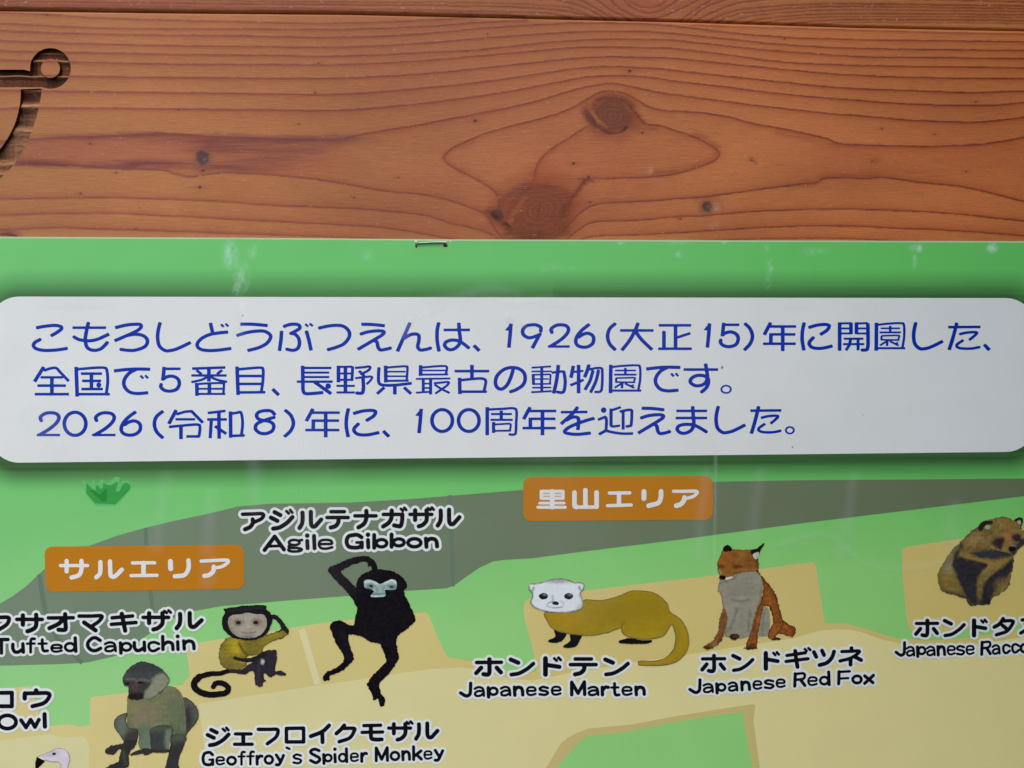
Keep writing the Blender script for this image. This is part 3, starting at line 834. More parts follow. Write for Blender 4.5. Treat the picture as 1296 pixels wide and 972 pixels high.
# cream footpath
path = pts("251,891 401,867.5 470,858 545,846.7 585,844.5 600,847 641,858 674,861 726,851 800,838 860,830 1003,808 1039,798 1058,796.3 1075,797 1090,800 1115,809 1140,814.5 1172,818.5 1205,819 1240,815 1296,806 1840,794 1840,1062 270,1062 262,972 256,925")
CREAMC = between(0, (.75, .69, .365), (.84, .74, .325))
pathpart = flat('footpath', path, 2, colourfn=CREAMC)
pond = pts("-285,948 0,937 65,929 70,930.5 76,933.5 105,932 110,936 113.4,950 112.5,972 108,1000 100,1060 -285,1060")
flat('flamingo_pen', pond, 2, colourfn=CREAMC)
border = pts("660,1060 691,972 709.6,941 718,934 727,929 744,922 798.5,917 853,906.7 927,895 952,891.2 956,892.5 953.5,912 961.5,972 975,1060")
bp_ = flat('lawn_border', border, 3, colourfn=between(0, (.66, .545, .225), (.66, .53, .19)))
lawn = pts("672,1060 703.5,972 719.5,953.6 731,941 743,931.5 791,926.5 853,914 910,904.7 938,901.7 941.5,902.5 943,924 953,972 966,1060")
flat('lawn', lawn, 4, parent=bp_, colourfn=lambda x, y: green_at(x, y))
# grass tuft
def tuft(s, dx=0, dy=0): return pts(s, 90 + dx, 590 + dy, 14.4)
tp = flat('grass_tuft', tuft("230,330 200,230 330,330 420,230 440,380 560,230 640,330 800,200 890,200 850,380 960,260 1060,270 1090,390 900,640 800,720 440,720 270,520"), 2, colour=(.135, .56, .165), st=.6)
flat('grass_blades', tuft("275,300 275,495 440,680 810,695 870,630 1060,440 1082,380 1070,330 1010,298 960,320 925,355 890,450 830,475 820,430 858,288 810,295 740,345 650,345 590,300 575,400 540,420 500,360 450,345 450,440 390,420"), 3, parent=tp, colour=(.046, .37, .075), st=.5)
flat('grass_blades', tuft("335,440 420,445 520,520 650,400 650,640 560,640"), 4, parent=tp, colour=(.03, .28, .035), st=.5)

# white box for the main text
def boxcol(x, y):
    c = np.tile(np.array([.81, .825, .805]), (len(x), 1))
    return scuffs2(x, y, c)
def scuffs2(x, y, c):
    w = np.zeros(len(x))
    for (cx, cy, rx, ry, a) in [(306, 388, 7, 12, .05), (100, 388, 60, 6, -.03), (700, 389, 40, 4, -.03), (1010, 390, 30, 4, -.03)]:
        w += np.clip(1 - np.hypot((x - cx) / rx, (y - cy) / ry), 0, 1) * a
    return np.clip(c + w[:, None], 0, .9)
tb = flat('text_box', box_outline(0), 2, colourfn=boxcol, st=1.5)
# little specks of dirt printed through or stuck on the box
for (sx_, sy_, sr_) in [(914, 465, 1.5), (1003, 566, .9), (846, 544, .7), (307, 399, .8), (1092, 525, .6)]:
    flat('dirt_speck', None, 6, parent=tb, colour=(.30, .30, .29), st=.4, sdf=lambda X_, Y_: np.hypot(X_ - sx_, (Y_ - sy_) * .8) - sr_, bbox=(sx_ - 4, sy_ - 4, sx_ + 4, sy_ + 4))

# ------------------------------------------------------------------ hand-traced lettering
GL = {}
BASE_B, BASE_K = 13.5, 22.0
def parse(s):
    out = []
    for part in s.split(';'):
        tk = part.split()
        kind, r = 'l', None
        coords = []
        for t in tk:
            if t in ('c', 'f', 'p', 'e', 'd'): kind = t
            elif t[0] == 'r': r = float(t[1:])
            else: coords.append([float(v) for v in t.split(',')])
        if coords: out.append((kind, r, coords))
    return out

def bbox_of(st):
    xs, ys = [], []
    for kind, r, c in st:
        if kind == 'e':
            cx, cy = c[0][:2]; rx, ry = (c[1] if len(c) > 1 else c[0][2:])
            xs += [cx - rx, cx + rx]; ys += [cy - ry, cy + ry]
        elif kind == 'd':
            xs.append(c[0][0]); ys.append(c[0][1])
        else:
            xs += [q[0] for q in c]; ys += [q[1] for q in c]
    return min(xs), min(ys), max(xs), max(ys)

def gdef(ch, s): GL[ch] = parse(s)

class Line:
    """a line of lettering collected in photograph pixels, turned into one mesh"""
    def __init__(s, base, unit, butt, ys): s.base, s.unit, s.butt, s.ys, s.st = base, unit, butt, ys, []
    def put(s, ch, q, bb=None, rs=1.0):
        """q=(ox,oy,scale) of the enlargement the glyph was read from; bb = where its strokes lie there"""
        st = GL[ch]; b0 = bbox_of(st)
        if bb is None: bb = b0
        fx = (bb[2] - bb[0]) / max(b0[2] - b0[0], 1e-6); fy = (bb[3] - bb[1]) / max(b0[3] - b0[1], 1e-6)
        if b0[2] - b0[0] < 1e-6: fx = 1
        def T(p): return (q[0] + (bb[0] + (p[0] - b0[0]) * fx) / q[2], q[1] + (bb[1] + (p[1] - b0[1]) * fy) / q[2])
        for kind, r, c in st:
            rr = s.unit * rs * ((r or s.base) / s.base)
            if kind == 'e':
                cx, cy = T(c[0][:2]); rx, ry = (c[1] if len(c) > 1 else c[0][2:])
                a = np.linspace(0, 2 * math.pi, 33)
                p = np.stack([cx + rx * fx / q[2] * np.cos(a), cy + ry * fy / q[2] * np.sin(a)], 1)
                s.st.append(('s', rr, p, False))
            elif kind == 'd':
                p = np.array([T(c[0][:2])]); rd = (c[0][2] if len(c[0]) > 2 else s.base * 1.1)
                s.st.append(('d', s.unit * rs * rd / s.base, p, False))
            elif kind == 'f':
                s.st.append(('f', 0, np.array([T(v) for v in c]), False))
            else:
                p = np.array([T(v) for v in c])
                if kind == 'c': p = cr(p, n=7)
                if kind == 'p': p = np.vstack([p, p[:1]])
                s.st.append(('s', rr, p, s.butt and kind != 'p'))
    def field(s, grow=0.0, st=.55):
        al = np.vstack([t[2] for t in s.st]); m_ = 8 + grow
        X_, Y_ = grid(al[:, 0].min() - m_, al[:, 1].min() - m_, al[:, 0].max() + m_, al[:, 1].max() + m_, st)
        D = np.full(X_.shape, 9.0)
        x0, y0 = X_[0, 0], Y_[0, 0]
        for kind, r, p, butt in s.st:
            mg = r + grow + 3
            i0 = max(int((p[:, 0].min() - mg - x0) / st), 0); i1 = int((p[:, 0].max() + mg - x0) / st) + 2
            j0 = max(int((p[:, 1].min() - mg - y0) / st), 0); j1 = int((p[:, 1].max() + mg - y0) / st) + 2
            sl = (slice(j0, j1), slice(i0, i1)); x = X_[sl]; y = Y_[sl]
            if kind == 'f': d = sd_poly(x, y, p)
            elif kind == 'd': d = np.hypot(x - p[0, 0], y - p[0, 1]) - r
            else:
                ys = 1.0 if grow > 0 else s.ys
                d = sd_stroke(x, y, p, r, butt and grow == 0, ys)
            D[sl] = np.minimum(D[sl], d - grow)
        return D, X_, Y_
    def mesh(s, name, k, colour, parent, label=None):
        D, X_, Y_ = s.field()
        V, polys, segs = march(D, X_, Y_)
        o = make_mesh(name, P(V[:, 0], V[:, 1], lay(k)), polys, INK, parent, {'art': np.tile(np.asarray(colour, float), (len(V), 1))})
        return o

def halo(name, lines, grow, k, colour, parent, st=.7):
    al = np.vstack([t[2] for L in lines for t in L.st])
    o = None
    fs = []
    x0, y0, x1, y1 = al[:, 0].min() - 9, al[:, 1].min() - 9, al[:, 0].max() + 9, al[:, 1].max() + 9
    X_, Y_ = grid(x0, y0, x1, y1, st)
    D = np.full(X_.shape, 9.0)
    for L in lines:
        for kind, r, p, butt in L.st:
            mg = r + grow + 3
            i0 = max(int((p[:, 0].min() - mg - x0) / st), 0); i1 = int((p[:, 0].max() + mg - x0) / st) + 2
            j0 = max(int((p[:, 1].min() - mg - y0) / st), 0); j1 = int((p[:, 1].max() + mg - y0) / st) + 2
            sl = (slice(j0, j1), slice(i0, i1)); x = X_[sl]; y = Y_[sl]
            d = np.hypot(x - p[0, 0], y - p[0, 1]) - r if kind == 'd' else sd_stroke(x, y, p, r, False, 1.0)
            D[sl] = np.minimum(D[sl], d - grow)
    V, polys, segs = march(D, X_, Y_)
    return make_mesh(name, P(V[:, 0], V[:, 1], lay(k)), polys, INK, parent, {'art': np.tile(np.asarray(colour, float), (len(V), 1))})

# --- glyphs of the blue text (read at six times the photograph)
gdef('ko', "c 95,113 170,100 240,95 282,104 285,122 255,146 208,174; c 128,200 88,222 74,246 92,270 150,284 240,282 334,269")
gdef('mo', "c 492,72 478,130 468,200 482,262 530,284 580,275 612,250 636,222; r11 370,112 625,112; c 378,180 420,202 490,212 560,200 648,160")
gdef('ro', "c 694,112 780,92 850,86 888,90 886,115 840,146 690,212; c 790,170 850,162 910,174 940,210 920,255 850,282 790,284 732,276")
gdef('shi', "c 1036,74 1022,130 1017,190 1030,250 1070,284 1110,286 1170,270 1268,224")
gdef('do', "158,76 176,160; c 290,145 220,152 150,165 90,195 58,235 70,268 120,284 200,284 316,270; r9 238,86 258,106; r9 272,82 294,102")
gdef('u', "c 386,85 480,86 592,96; c 358,172 430,150 510,138 570,140 610,165 612,195 580,235 520,265 440,286")
gdef('bu', "c 698,138 694,200 682,288; c 714,104 760,88 810,86 834,98 834,118 800,140 764,158; c 764,154 800,162 826,190 834,230 822,268 786,284 732,274; c 886,136 904,200 922,284; r9 878,84 900,104; r9 912,80 934,100")
gdef('tsu', "c 978,116 1050,100 1120,94 1175,105 1212,145 1208,190 1170,235 1110,262 1046,280")
gdef('e', "c 104,86 190,88 282,98; c 96,162 150,145 220,136 270,140 268,162 200,205 76,278; c 200,208 222,222 232,262 250,281 290,276 328,266")
gdef('n', "c 474,74 440,150 378,292; c 426,194 470,168 512,160 540,172 540,215 532,255 550,281 590,278 634,266")
gdef('ha', "c 692,74 680,130 680,210 694,292; r11 730,129 928,129; c 844,76 848,140 856,200 846,240 810,272 770,278 738,252 746,222 790,206 840,212 880,234 922,268")
gdef('ten', "958,246 1000,288")
gdef('1', "c 100,82 94,160 84,264; f 98,78 54,132 88,136 112,84")
gdef('9', "c 326,142 326,110 295,92 262,90 220,98 192,125 192,160 220,184 250,188 290,176 326,160; 318,164 262,268")
gdef('2', "c 412,152 406,122 440,96 480,90 520,98 538,125 520,165 470,210 396,256; r10 380,255 546,255")
gdef('6', "c 696,86 640,130 604,175 592,215 606,246 645,260 690,254 722,228 728,190 712,165 680,154 645,164 612,186")
gdef('(', "c 894,80 850,120 834,175 850,235 894,282")
gdef('dai', "r11 930,133 1182,133; c 1066,76 1040,140 1000,210 942,284; c 1046,140 1090,200 1172,280")
gdef('sei', "r11 24,94 268,94; 150,100 150,268; r11 164,186 262,154; 62,138 62,268; r11 18,272 272,272")
gdef('5', "r11 514,90 634,90; 516,76 506,176; c 500,170 540,148 580,146 615,165 626,200 608,240 560,256 515,248 492,225 494,204")
gdef(')', "c 676,80 716,120 734,178 716,235 672,282")
gdef('nen', "872,74 824,166; r11 866,103 1066,103; r11 880,163 1060,163; r11 816,234 1062,234; 874,155 874,228; 964,108 964,288")
gdef('ni', "c 366,72 352,140 350,210 364,288; c 404,110 470,92 540,86 572,97 555,130 500,165; c 444,186 412,220 410,244 440,268 510,272 600,254")
gdef('kai', "76,72 76,286; r9 80,80 166,78; 162,74 162,160; r8 80,118 160,118; r8 80,156 170,156; 204,72 204,160; r9 208,80 290,77; c 290,78 292,180 290,260 278,280 244,282; r8 206,118 284,118; r8 206,156 286,156; r9 108,196 256,196; r9 102,237 262,237; r11 160,198 150,245 124,284; r11 216,198 216,284")
gdef('en', "356,74 354,286; r9 c 352,92 440,82 540,78 564,92 566,180 552,268; r9 356,268 574,268; r7 388,117 534,117; r8 380,148 540,148; r9 460,98 460,148; r8 394,174 394,208; r7 c 394,174 460,172 526,172 524,190 522,206; r7 394,204 530,206; r8 448,206 384,246; r9 438,206 436,250; r8 456,214 524,248; r7 520,226 490,236")
gdef('ta', "r11 900,108 1146,106; c 966,76 950,140 930,210 908,280; r11 c 986,162 1040,150 1104,146 1116,158 1060,206; r11 c 1016,206 968,240 972,260 1010,270 1080,270 1144,258")
gdef('zen', "152,74 82,186; r11 c 156,102 200,86 245,82 275,112 342,182; r10 128,153 298,153; r11 104,216 320,216; r11 84,281 344,281; 214,154 214,275")
gdef('koku', "398,74 406,298; r11 c 402,92 520,82 605,80 630,96 638,180 628,270; r11 400,281 654,281; r11 434,125 594,125; r11 444,180 588,180; r11 438,242 600,242; 514,125 514,240; d 570,211,18")
gdef('de', "c 686,104 780,94 860,90 960,92; c 856,92 800,122 764,172 764,220 800,262 860,276 944,270; r9 886,140 908,162; r9 922,138 944,160")
gdef('ban', "r11 80,87 330,78; r10 74,139 340,139; 206,86 206,185; r11 112,98 150,130; r11 306,98 268,130; r10 c 196,148 150,172 74,190; r10 c 216,148 270,172 344,188; 114,196 116,294; r9 c 104,205 220,198 312,198 320,215 316,285; r8 116,240 316,240; r9 116,279 330,279; 210,200 210,280")
gdef('moku', "420,72 428,286; r11 c 416,94 520,84 598,80 618,96 616,180 604,264; r11 430,143 610,143; r11 430,203 606,203; r11 430,268 634,266")
gdef('cho', "c 918,66 920,200 922,255 940,276 990,276 1074,268; r10 920,82 1136,82; r9 930,117 1120,117; r9 930,151 1120,151; r10 874,186 1146,186; c 1010,190 1070,232 1134,278; d 1112,220,20")
gdef('no1', "50,66 50,190; r9 50,74 154,72; r11 158,70 152,180; r8 60,124 150,124; r9 50,172 160,172; 103,74 103,270; r9 36,218 174,218; r9 36,268 174,268; r10 c 176,82 240,76 288,72 280,98 218,132; r11 206,104 246,142; r9 c 178,160 240,152 300,148 298,170 264,206; c 236,152 240,220 236,262 222,274 186,272")
gdef('ken', "r12 c 358,78 354,140 358,194 390,212 480,212 606,198; 408,64 410,192; r9 c 410,80 500,72 562,70 574,84 568,180; r7 420,110 560,110; r7 420,145 560,145; r9 400,180 582,178; 478,212 478,282; r12 398,230 344,278; r12 548,230 602,278")
gdef('sai', "674,62 674,142; r9 c 676,80 780,70 860,68 874,84 866,130; r7 680,101 862,101; r8 668,133 882,131; r8 638,165 900,162; r11 694,170 694,268; r11 750,170 750,282; r7 694,201 740,201; r7 694,234 740,234; r8 638,270 760,262; r9 c 776,198 840,192 886,190 870,218 786,276; r9 c 780,208 830,240 894,272")
gdef('ko2', "r11 932,106 1194,106; 1064,60 1064,160; 970,156 972,280; r11 c 970,176 1060,166 1140,162 1168,178 1164,220 1154,260; r11 970,262 1176,262")
gdef('no', "c 178,88 160,150 130,212 90,242 56,230 42,190 56,140 100,98 150,80 210,84 256,115 268,165 250,212 200,246 152,264")
gdef('dou', "r8 318,80 464,70; r7 316,108 470,108; r11 394,78 394,262; r11 328,128 332,210; r7 c 328,134 400,132 456,132 460,150 456,206; r6 332,166 450,166; r7 328,204 466,202; r7 322,232 466,230; r8 314,266 470,258; r10 470,118 545,108 570,112; c 520,60 512,140 500,210 484,274; r12 c 562,108 572,180 566,245 550,268 508,264")
gdef('butsu', "634,66 616,156; r9 616,114 710,104; 674,58 674,274; r11 612,214 712,172; c 752,60 740,100 720,150; r10 c 740,98 800,84 846,84 854,110 852,215 840,260 796,264; r12 c 784,100 760,180 722,248; r12 c 826,96 806,180 764,270")
gdef('su', "r11 632,94 894,94; c 798,52 806,100 812,150 800,190 770,212 720,216 684,192 690,162 730,140 780,140 814,160 820,190 805,230 764,268")
gdef('maru', "r7 e 954,244 36,28")
gdef('0', "e 390,188 82,88")
gdef('rei', "138,84 82,188; r11 c 140,116 200,98 256,92; r12 252,90 340,180; r10 132,154 280,154; r11 c 84,212 200,200 300,194 318,215 312,282; r11 316,284 216,284; 174,204 174,304")
gdef('wa', "r11 378,106 512,90; r11 374,155 522,155; 462,100 464,300; r12 404,165 396,296; r12 432,206 518,264; 550,94 552,292; r11 c 552,112 600,104 630,104 642,180 634,274; r11 552,280 658,276")
gdef('8', "c 886,118 860,92 812,88 764,100 748,126 764,152 800,162 850,172 878,198 868,240 820,262 770,256 740,226 750,190 796,166 850,148 884,138")
gdef('shu', "340,62 340,274; r10 c 340,80 460,74 536,70 562,90 560,180 556,255 540,270 506,268; r9 370,114 526,114; r9 364,158 532,158; r12 446,88 446,158; r12 388,176 388,256; r8 c 388,194 450,190 510,188 518,205 510,244; r8 384,242 520,240")
gdef('wo', "r11 60,100 262,98; c 186,62 150,108 60,190; c 100,162 140,140 178,138 194,160 188,234; c 314,145 230,170 140,205 92,238 100,258 180,268 286,258")
gdef('gei', "d 384,84,20; r11 c 344,156 375,144 398,138 406,170 402,234; r12 404,238 348,268; r11 c 394,236 440,250 520,262 606,262; r12 440,74 440,200; r10 438,88 514,62; r10 c 438,196 450,208 508,202; r11 532,92 532,232; r11 c 508,96 560,84 594,84 598,110 594,190 584,204 556,208")
gdef('ma', "r11 936,90 1170,90; r11 932,144 1170,144; c 1060,56 1064,120 1068,190 1050,236 1000,260 960,252 942,226 960,202 1010,192 1070,198 1120,222 1168,252")

BLUE = (.002, .034, .40)
UB = 14.3 / 6
def slice6(x, y): return (x, y, 6.0)
A1, B1, C1, D1, E1, F1 = [slice6(v, 396) for v in (30, 240, 440, 630, 830, 1050)]
L1 = Line(BASE_B, UB, True, 1.15)
for ch, q, *bb in [('ko', A1), ('mo', A1), ('ro', A1), ('shi', A1), ('do', B1), ('u', B1), ('bu', B1), ('tsu', B1), ('e', C1), ('n', C1), ('ha', C1), ('ten', C1),
                   ('1', D1), ('9', D1), ('2', D1), ('6', D1), ('(', D1), ('dai', D1), ('sei', E1), ('1', E1, (362, 76, 420, 262)), ('5', E1), (')', E1), ('nen', E1),
                   ('ni', E1, (1112, 74, 1342, 284)), ('kai', F1), ('en', F1), ('shi', F1, (638, 74, 860, 272)), ('ta', F1), ('ten', F1, (1174, 240, 1214, 282))]:
    L1.put(ch, q, bb[0] if bb else None)
L1.mesh('text_line', 4, BLUE, tb)
A2, B2, C2, D2, E2 = [slice6(v, 452) for v in (30, 230, 420, 620, 760)]
L2 = Line(BASE_B, UB, True, 1.15)
for ch, q, *bb in [('zen', A2), ('koku', A2), ('de', A2), ('5', A2, (1042, 74, 1190, 258)), ('ban', B2), ('moku', B2), ('ten', B2, (690, 242, 736, 288)), ('cho', B2), ('no1', C2), ('ken', C2), ('sai', C2), ('ko2', C2),
                   ('no', D2), ('dou', D2), ('butsu', D2), ('en', D2, (914, 58, 1150, 272)), ('de', E2, (348, 76, 606, 256)), ('su', E2), ('maru', E2)]:
    L2.put(ch, q, bb[0] if bb else None)
L2.mesh('text_line', 4, BLUE, tb)
A3, B3, C3, D3, E3, F3 = [slice6(v, 505) for v in (30, 200, 380, 560, 700, 820)]
L3 = Line(BASE_B, UB, True, 1.15)
for ch, q, *bb in [('2', A3, (100, 104, 276, 274)), ('0', A3), ('2', A3, (520, 104, 696, 274)), ('6', A3, (740, 96, 886, 274)), ('(', A3, (992, 92, 1058, 296)), ('rei', B3), ('wa', B3), ('8', B3), (')', B3, (960, 84, 1028, 286)),
                   ('nen', C3, (38, 74, 300, 290)), ('ni', C3), ('ten', C3, (630, 242, 674, 286)), ('1', C3, (872, 72, 930, 258)), ('0', C3, (1000, 80, 1156, 246)), ('0', D3, (122, 80, 278, 246)), ('shu', D3), ('nen', D3, (608, 62, 864, 274)),
                   ('wo', E3), ('gei', E3), ('e', E3, (646, 70, 888, 262)), ('ma', E3), ('shi', F3, (518, 56, 740, 254)), ('ta', F3, (778, 56, 1014, 262)), ('maru', F3, (1048, 212, 1108, 262))]:
    L3.put(ch, q, bb[0] if bb else None)
L3.mesh('text_line', 4, BLUE, tb)

# --- rounded katakana and Latin (read at 8.64 times)
gdef('ka_a', "r19 c 95,128 200,125 300,122 325,140 300,178 230,212; c 206,185 208,220 180,265 122,294")
gdef('ka_ji', "445,105 508,138; 405,165 475,200; c 430,286 500,272 580,222 640,160; r15 575,95 600,120; r15 615,82 638,110")
gdef('ka_ru', "c 750,112 752,170 745,230 718,278; c 842,102 842,190 846,240 862,262 890,258 920,225 955,186")
gdef('ka_te', "r19 1062,100 1208,100; r19 1018,164 1250,164; c 1145,170 1140,220 1110,258 1060,274")
gdef('A', "335,520 446,372 548,514; r16 390,478 510,474")
gdef('g', "r15 e 660,437 58,28; r15 710,415 745,410; r15 c 615,460 600,480 620,495 700,498 742,512 720,530 660,536 605,528 598,510 625,492")
gdef('i', "802,420 806,500; d 802,362,25")
gdef('l', "876,365 882,500")
gdef('e_', "r15 c 930,455 1000,454 1070,450 1060,418 1005,408 950,418 930,455 950,495 1005,505 1075,490")
gdef('G', "c 152,380 110,355 70,355 10,370 -12,425 10,480 70,494 120,490 152,468; 155,490 155,437; r16 98,437 155,437")
gdef('b', "290,355 290,495; r19 e 370,445 58,40")
gdef('o', "r20 e 730,440 70,44")
gdef('n_', "855,395 862,485; c 860,430 900,398 950,402 972,430 978,480")
gdef('ka_na', "r19 80,146 310,146; c 204,92 206,160 180,230 118,272")
gdef('ka_ga', "r19 390,130 600,130; c 482,88 480,160 450,220 388,262; c 598,130 595,200 580,255 550,258 508,250; r15 582,70 604,92; r15 620,58 640,82")
gdef('ka_za', "r19 682,130 920,130; 738,85 738,190; c 862,85 865,140 860,200 820,245 778,260; r15 880,62 902,82; r15 920,55 940,78")
gdef('ka_fu', "r20 c -120,150 0,150 85,150 98,178 70,230 -20,290")
gdef('ka_sa', "r19 184,172 462,172; 250,128 250,230; c 395,122 398,180 390,250 350,285 300,302")
gdef('ka_o', "r19 530,156 800,154; c 712,115 715,200 718,270 700,288 640,285; c 695,165 640,220 540,268")
gdef('ka_ma', "r19 c 865,136 1000,136 1095,132 1115,148 1075,198 1010,242; 920,206 1045,292")
gdef('T', "-60,392 88,392; 15,395 15,540")
gdef('u_', "c 140,445 142,495 165,528 205,526 250,495; 250,440 255,530")
gdef('f_', "r18 c 378,385 350,384 338,400 335,440 335,530; r15 295,438 378,436")
gdef('t_', "r19 c 462,395 464,480 478,515 520,515; r15 422,438 510,436")
gdef('d_', "822,375 828,520; r18 e 765,475 52,42")
gdef('C', "c 1095,402 1050,375 1010,378 965,420 962,468 1000,508 1050,512 1100,488")
gdef('a_', "r16 c 1145,442 1190,424 1240,434 1258,470 1262,520; r16 c 1252,468 1190,468 1150,490 1160,518 1210,520 1255,495")
gdef('ka_ki', "r19 190,155 412,135; r19 182,226 450,206; c 295,112 310,190 332,295")
gdef('p_', "280,430 285,540; r18 e 345,472 50,40")
gdef('c_', "r18 c 700,440 650,422 600,435 590,475 610,510 650,516 700,490")
gdef('h_', "742,360 745,500; c 748,452 790,422 832,428 850,450 855,500")
gdef('ka_xe', "r19 415,215 585,215; 500,220 500,325; r19 405,328 598,328")
gdef('ka_ro', "r20 p 972,155 1160,152 1160,302 972,302")
gdef('ka_i', "c 575,122 500,190 375,240; 500,205 503,305")
gdef('ka_ku', "c 740,122 700,170 655,210; r20 c 740,155 800,153 850,156 850,180 800,258 685,300")
gdef('ka_mo', "r19 955,124 1138,120; r19 935,198 1160,194; c 1032,125 1032,210 1038,262 1080,276 1150,275")
gdef('r_', "650,460 652,545; c 655,490 680,458 705,460")
gdef('y_', "862,445 905,515; c 940,450 905,530 885,552 862,552")
gdef('`', "r18 975,365 1005,378")
gdef('s_', "r17 c 1130,452 1085,440 1052,458 1065,480 1115,492 1132,512 1105,535 1050,528")
gdef('S', "c 465,398 420,382 378,398 378,425 420,450 465,475 470,505 430,530 372,505")
gdef('M', "485,508 485,368 545,492 605,365 608,505")
gdef('k_', "893,355 895,495; 975,400 905,455; 925,440 978,490")
gdef('ka_u', "395,85 395,112; c 270,172 270,150 272,118; r20 c 272,118 400,115 520,115 540,150 480,222 355,258")
gdef('O', "r20 e 80,430 95,72")
gdef('w_', "r20 230,410 285,490 335,405 382,485 425,405")
gdef('ka_ho', "r19 235,142 505,140; c 375,108 376,200 374,255 355,275 310,270; 285,200 230,258; 455,200 500,250")
gdef('ka_n', "608,110 690,145; r20 c 615,275 700,260 790,210 855,155")
gdef('ka_do', "r25 988,100 988,272; 1010,170 1140,190; r15 1085,98 1110,122; r15 1130,90 1155,115")
gdef('J', "c 170,370 168,440 160,490 120,508 60,475")
gdef('ka_gi', "r19 225,135 425,105; r19 215,200 455,170; c 315,85 325,170 340,260; r15 420,65 440,85; r15 460,55 480,75")
gdef('ka_tsu', "520,98 545,150; 608,82 630,130; c 740,92 715,160 660,215 580,240")
gdef('ka_ne', "930,55 930,82; r19 c 825,92 930,88 1000,85 1012,100 930,160 805,195; 920,170 920,235; 970,150 1035,185")
gdef('R', "310,470 315,335; r18 c 315,338 400,330 420,355 400,390 320,402; 375,402 420,462")
gdef('F', "790,445 794,312; r18 798,314 910,308; r16 800,387 895,382")
gdef('x_', "1075,358 1165,432; 1170,352 1075,440")
gdef('ka_ta', "c 1095,100 1060,150 1010,180; r20 c 1100,122 1150,118 1190,124 1185,150 1130,220 1030,255; 1090,165 1130,198")
gdef('ka_nu', "r20 c 1278,112 1340,108 1390,108 1385,160 1265,238; 1310,150 1390,225")
gdef('D', "300,320 300,460; c 300,322 380,330 420,390 380,450 300,460")

BLACK = (.006, .006, .009)
HALO = (.80, .83, .82)
def label(text, jp, en, uj, ue, grow=3.3, fills=()):
    Lj = Line(BASE_K, uj, False, 1.0); Le = Line(BASE_K, ue, False, 1.0)
    for ch, q, *bb in jp: Lj.put(ch, q, bb[0] if bb else None)
    for ch, q, *bb in en: Le.put(ch, q, bb[0] if bb else None)
    Lf = Line(BASE_K, 1.0, False, 1.0)
    Lf.st = [('s', r, np.array(p, float), False) for r, p in fills]     # counters that are filled white too
    h = halo('name_label', [Lj, Le] + ([Lf] if fills else []), grow, 7, HALO, sign)
    h['label'] = text
    Lj.mesh('lettering', 8, BLACK, h); Le.mesh('lettering', 8, BLACK, h)

K = 8.64
K1, K2, K3, K4, K5, K6, K7, K8 = (296, 636, K), (440, 636, K), (0, 764, K), (120, 764, K), (250, 904, K), (420, 904, K), (0, 864, K), (350, 904, K)
K9, K10, K11, K12, K13 = (576, 822, K), (690, 822, K), (866, 816, K), (970, 814, K), (1126, 770, 1296 / 170)
label('black lettering reading Agile Gibbon', [('ka_a', K1), ('ka_ji', K1), ('ka_ru', K1), ('ka_te', K1), ('ka_na', K2), ('ka_ga', K2), ('ka_za', K2), ('ka_ru', K2, (985, 78, 1222, 252))],
      [('A', K1), ('g', K1), ('i', K1), ('l', K1), ('e_', K1), ('G', K2), ('i', K2, (222, 352, 226, 490)), ('b', K2), ('b', K2, (480, 350, 618, 484)), ('o', K2), ('n_', K2)], 2.75, 2.6)
label('black lettering reading Tufted Capuchin', [('ka_fu', K3), ('ka_sa', K3), ('ka_o', K3), ('ka_ma', K3), ('ka_ki', K4), ('ka_za', K4, (528, 74, 830, 282)), ('ka_ru', K4, (895, 104, 1168, 268))],
      [('T', K3), ('u_', K3), ('f_', K3), ('t_', K3), ('e_', K3, (562, 450, 675, 525)), ('d_', K3), ('C', K3), ('a_', K4, (112, 424, 228, 518)), ('p_', K4), ('u_', K4, (432, 422, 545, 512)), ('c_', K4), ('h_', K4), ('i', K4, (906, 358, 910, 500)), ('n_', K4, (972, 408, 1085, 496))], 2.8, 2.3, 3.0)
label("black lettering reading Geoffroy`s Spider Monkey", [('ka_ji', K5, (110, 148, 340, 338)), ('ka_xe', K5), ('ka_fu', K5, (665, 165, 880, 322)), ('ka_ro', K5), ('ka_i', K8), ('ka_ku', K8), ('ka_mo', K8), ('ka_za', K6, (622, 78, 880, 278)), ('ka_ru', K6, (920, 100, 1156, 268))],
      [('G', K5, (60, 418, 166, 552)), ('e_', K5, (206, 468, 290, 548)), ('o', K5, (328, 468, 416, 548)), ('f_', K5, (448, 412, 516, 548)), ('f_', K5, (544, 410, 614, 546)), ('r_', K5), ('o', K5, (738, 455, 822, 538)), ('y_', K5), ('`', K5), ('s_', K5),
       ('S', K8), ('p_', K8, (515, 440, 600, 538)), ('i', K8, (638, 382, 642, 520)), ('d_', K8, (684, 378, 768, 518)), ('e_', K8, (812, 428, 890, 512)), ('r_', K8, (930, 428, 985, 515)), ('M', K6), ('o', K6, (646, 414, 734, 498)), ('n_', K6, (774, 408, 850, 498)), ('k_', K6), ('e_', K6, (1012, 404, 1090, 486)), ('y_', K6, (1130, 394, 1212, 502))], 2.6, 2.0, 3.0)
label('black lettering reading Owl, cut off by the left edge', [('ka_ro', K7, (-110, 110, 130, 258)), ('ka_u', K7)], [('O', K7), ('w_', K7), ('l', K7, (487, 345, 491, 480))], 2.9, 2.75, 3.3, fills=[(6, [(-6, 885.5), (9, 885.5)]), (5, [(5, 913.5), (13, 913.5)])])
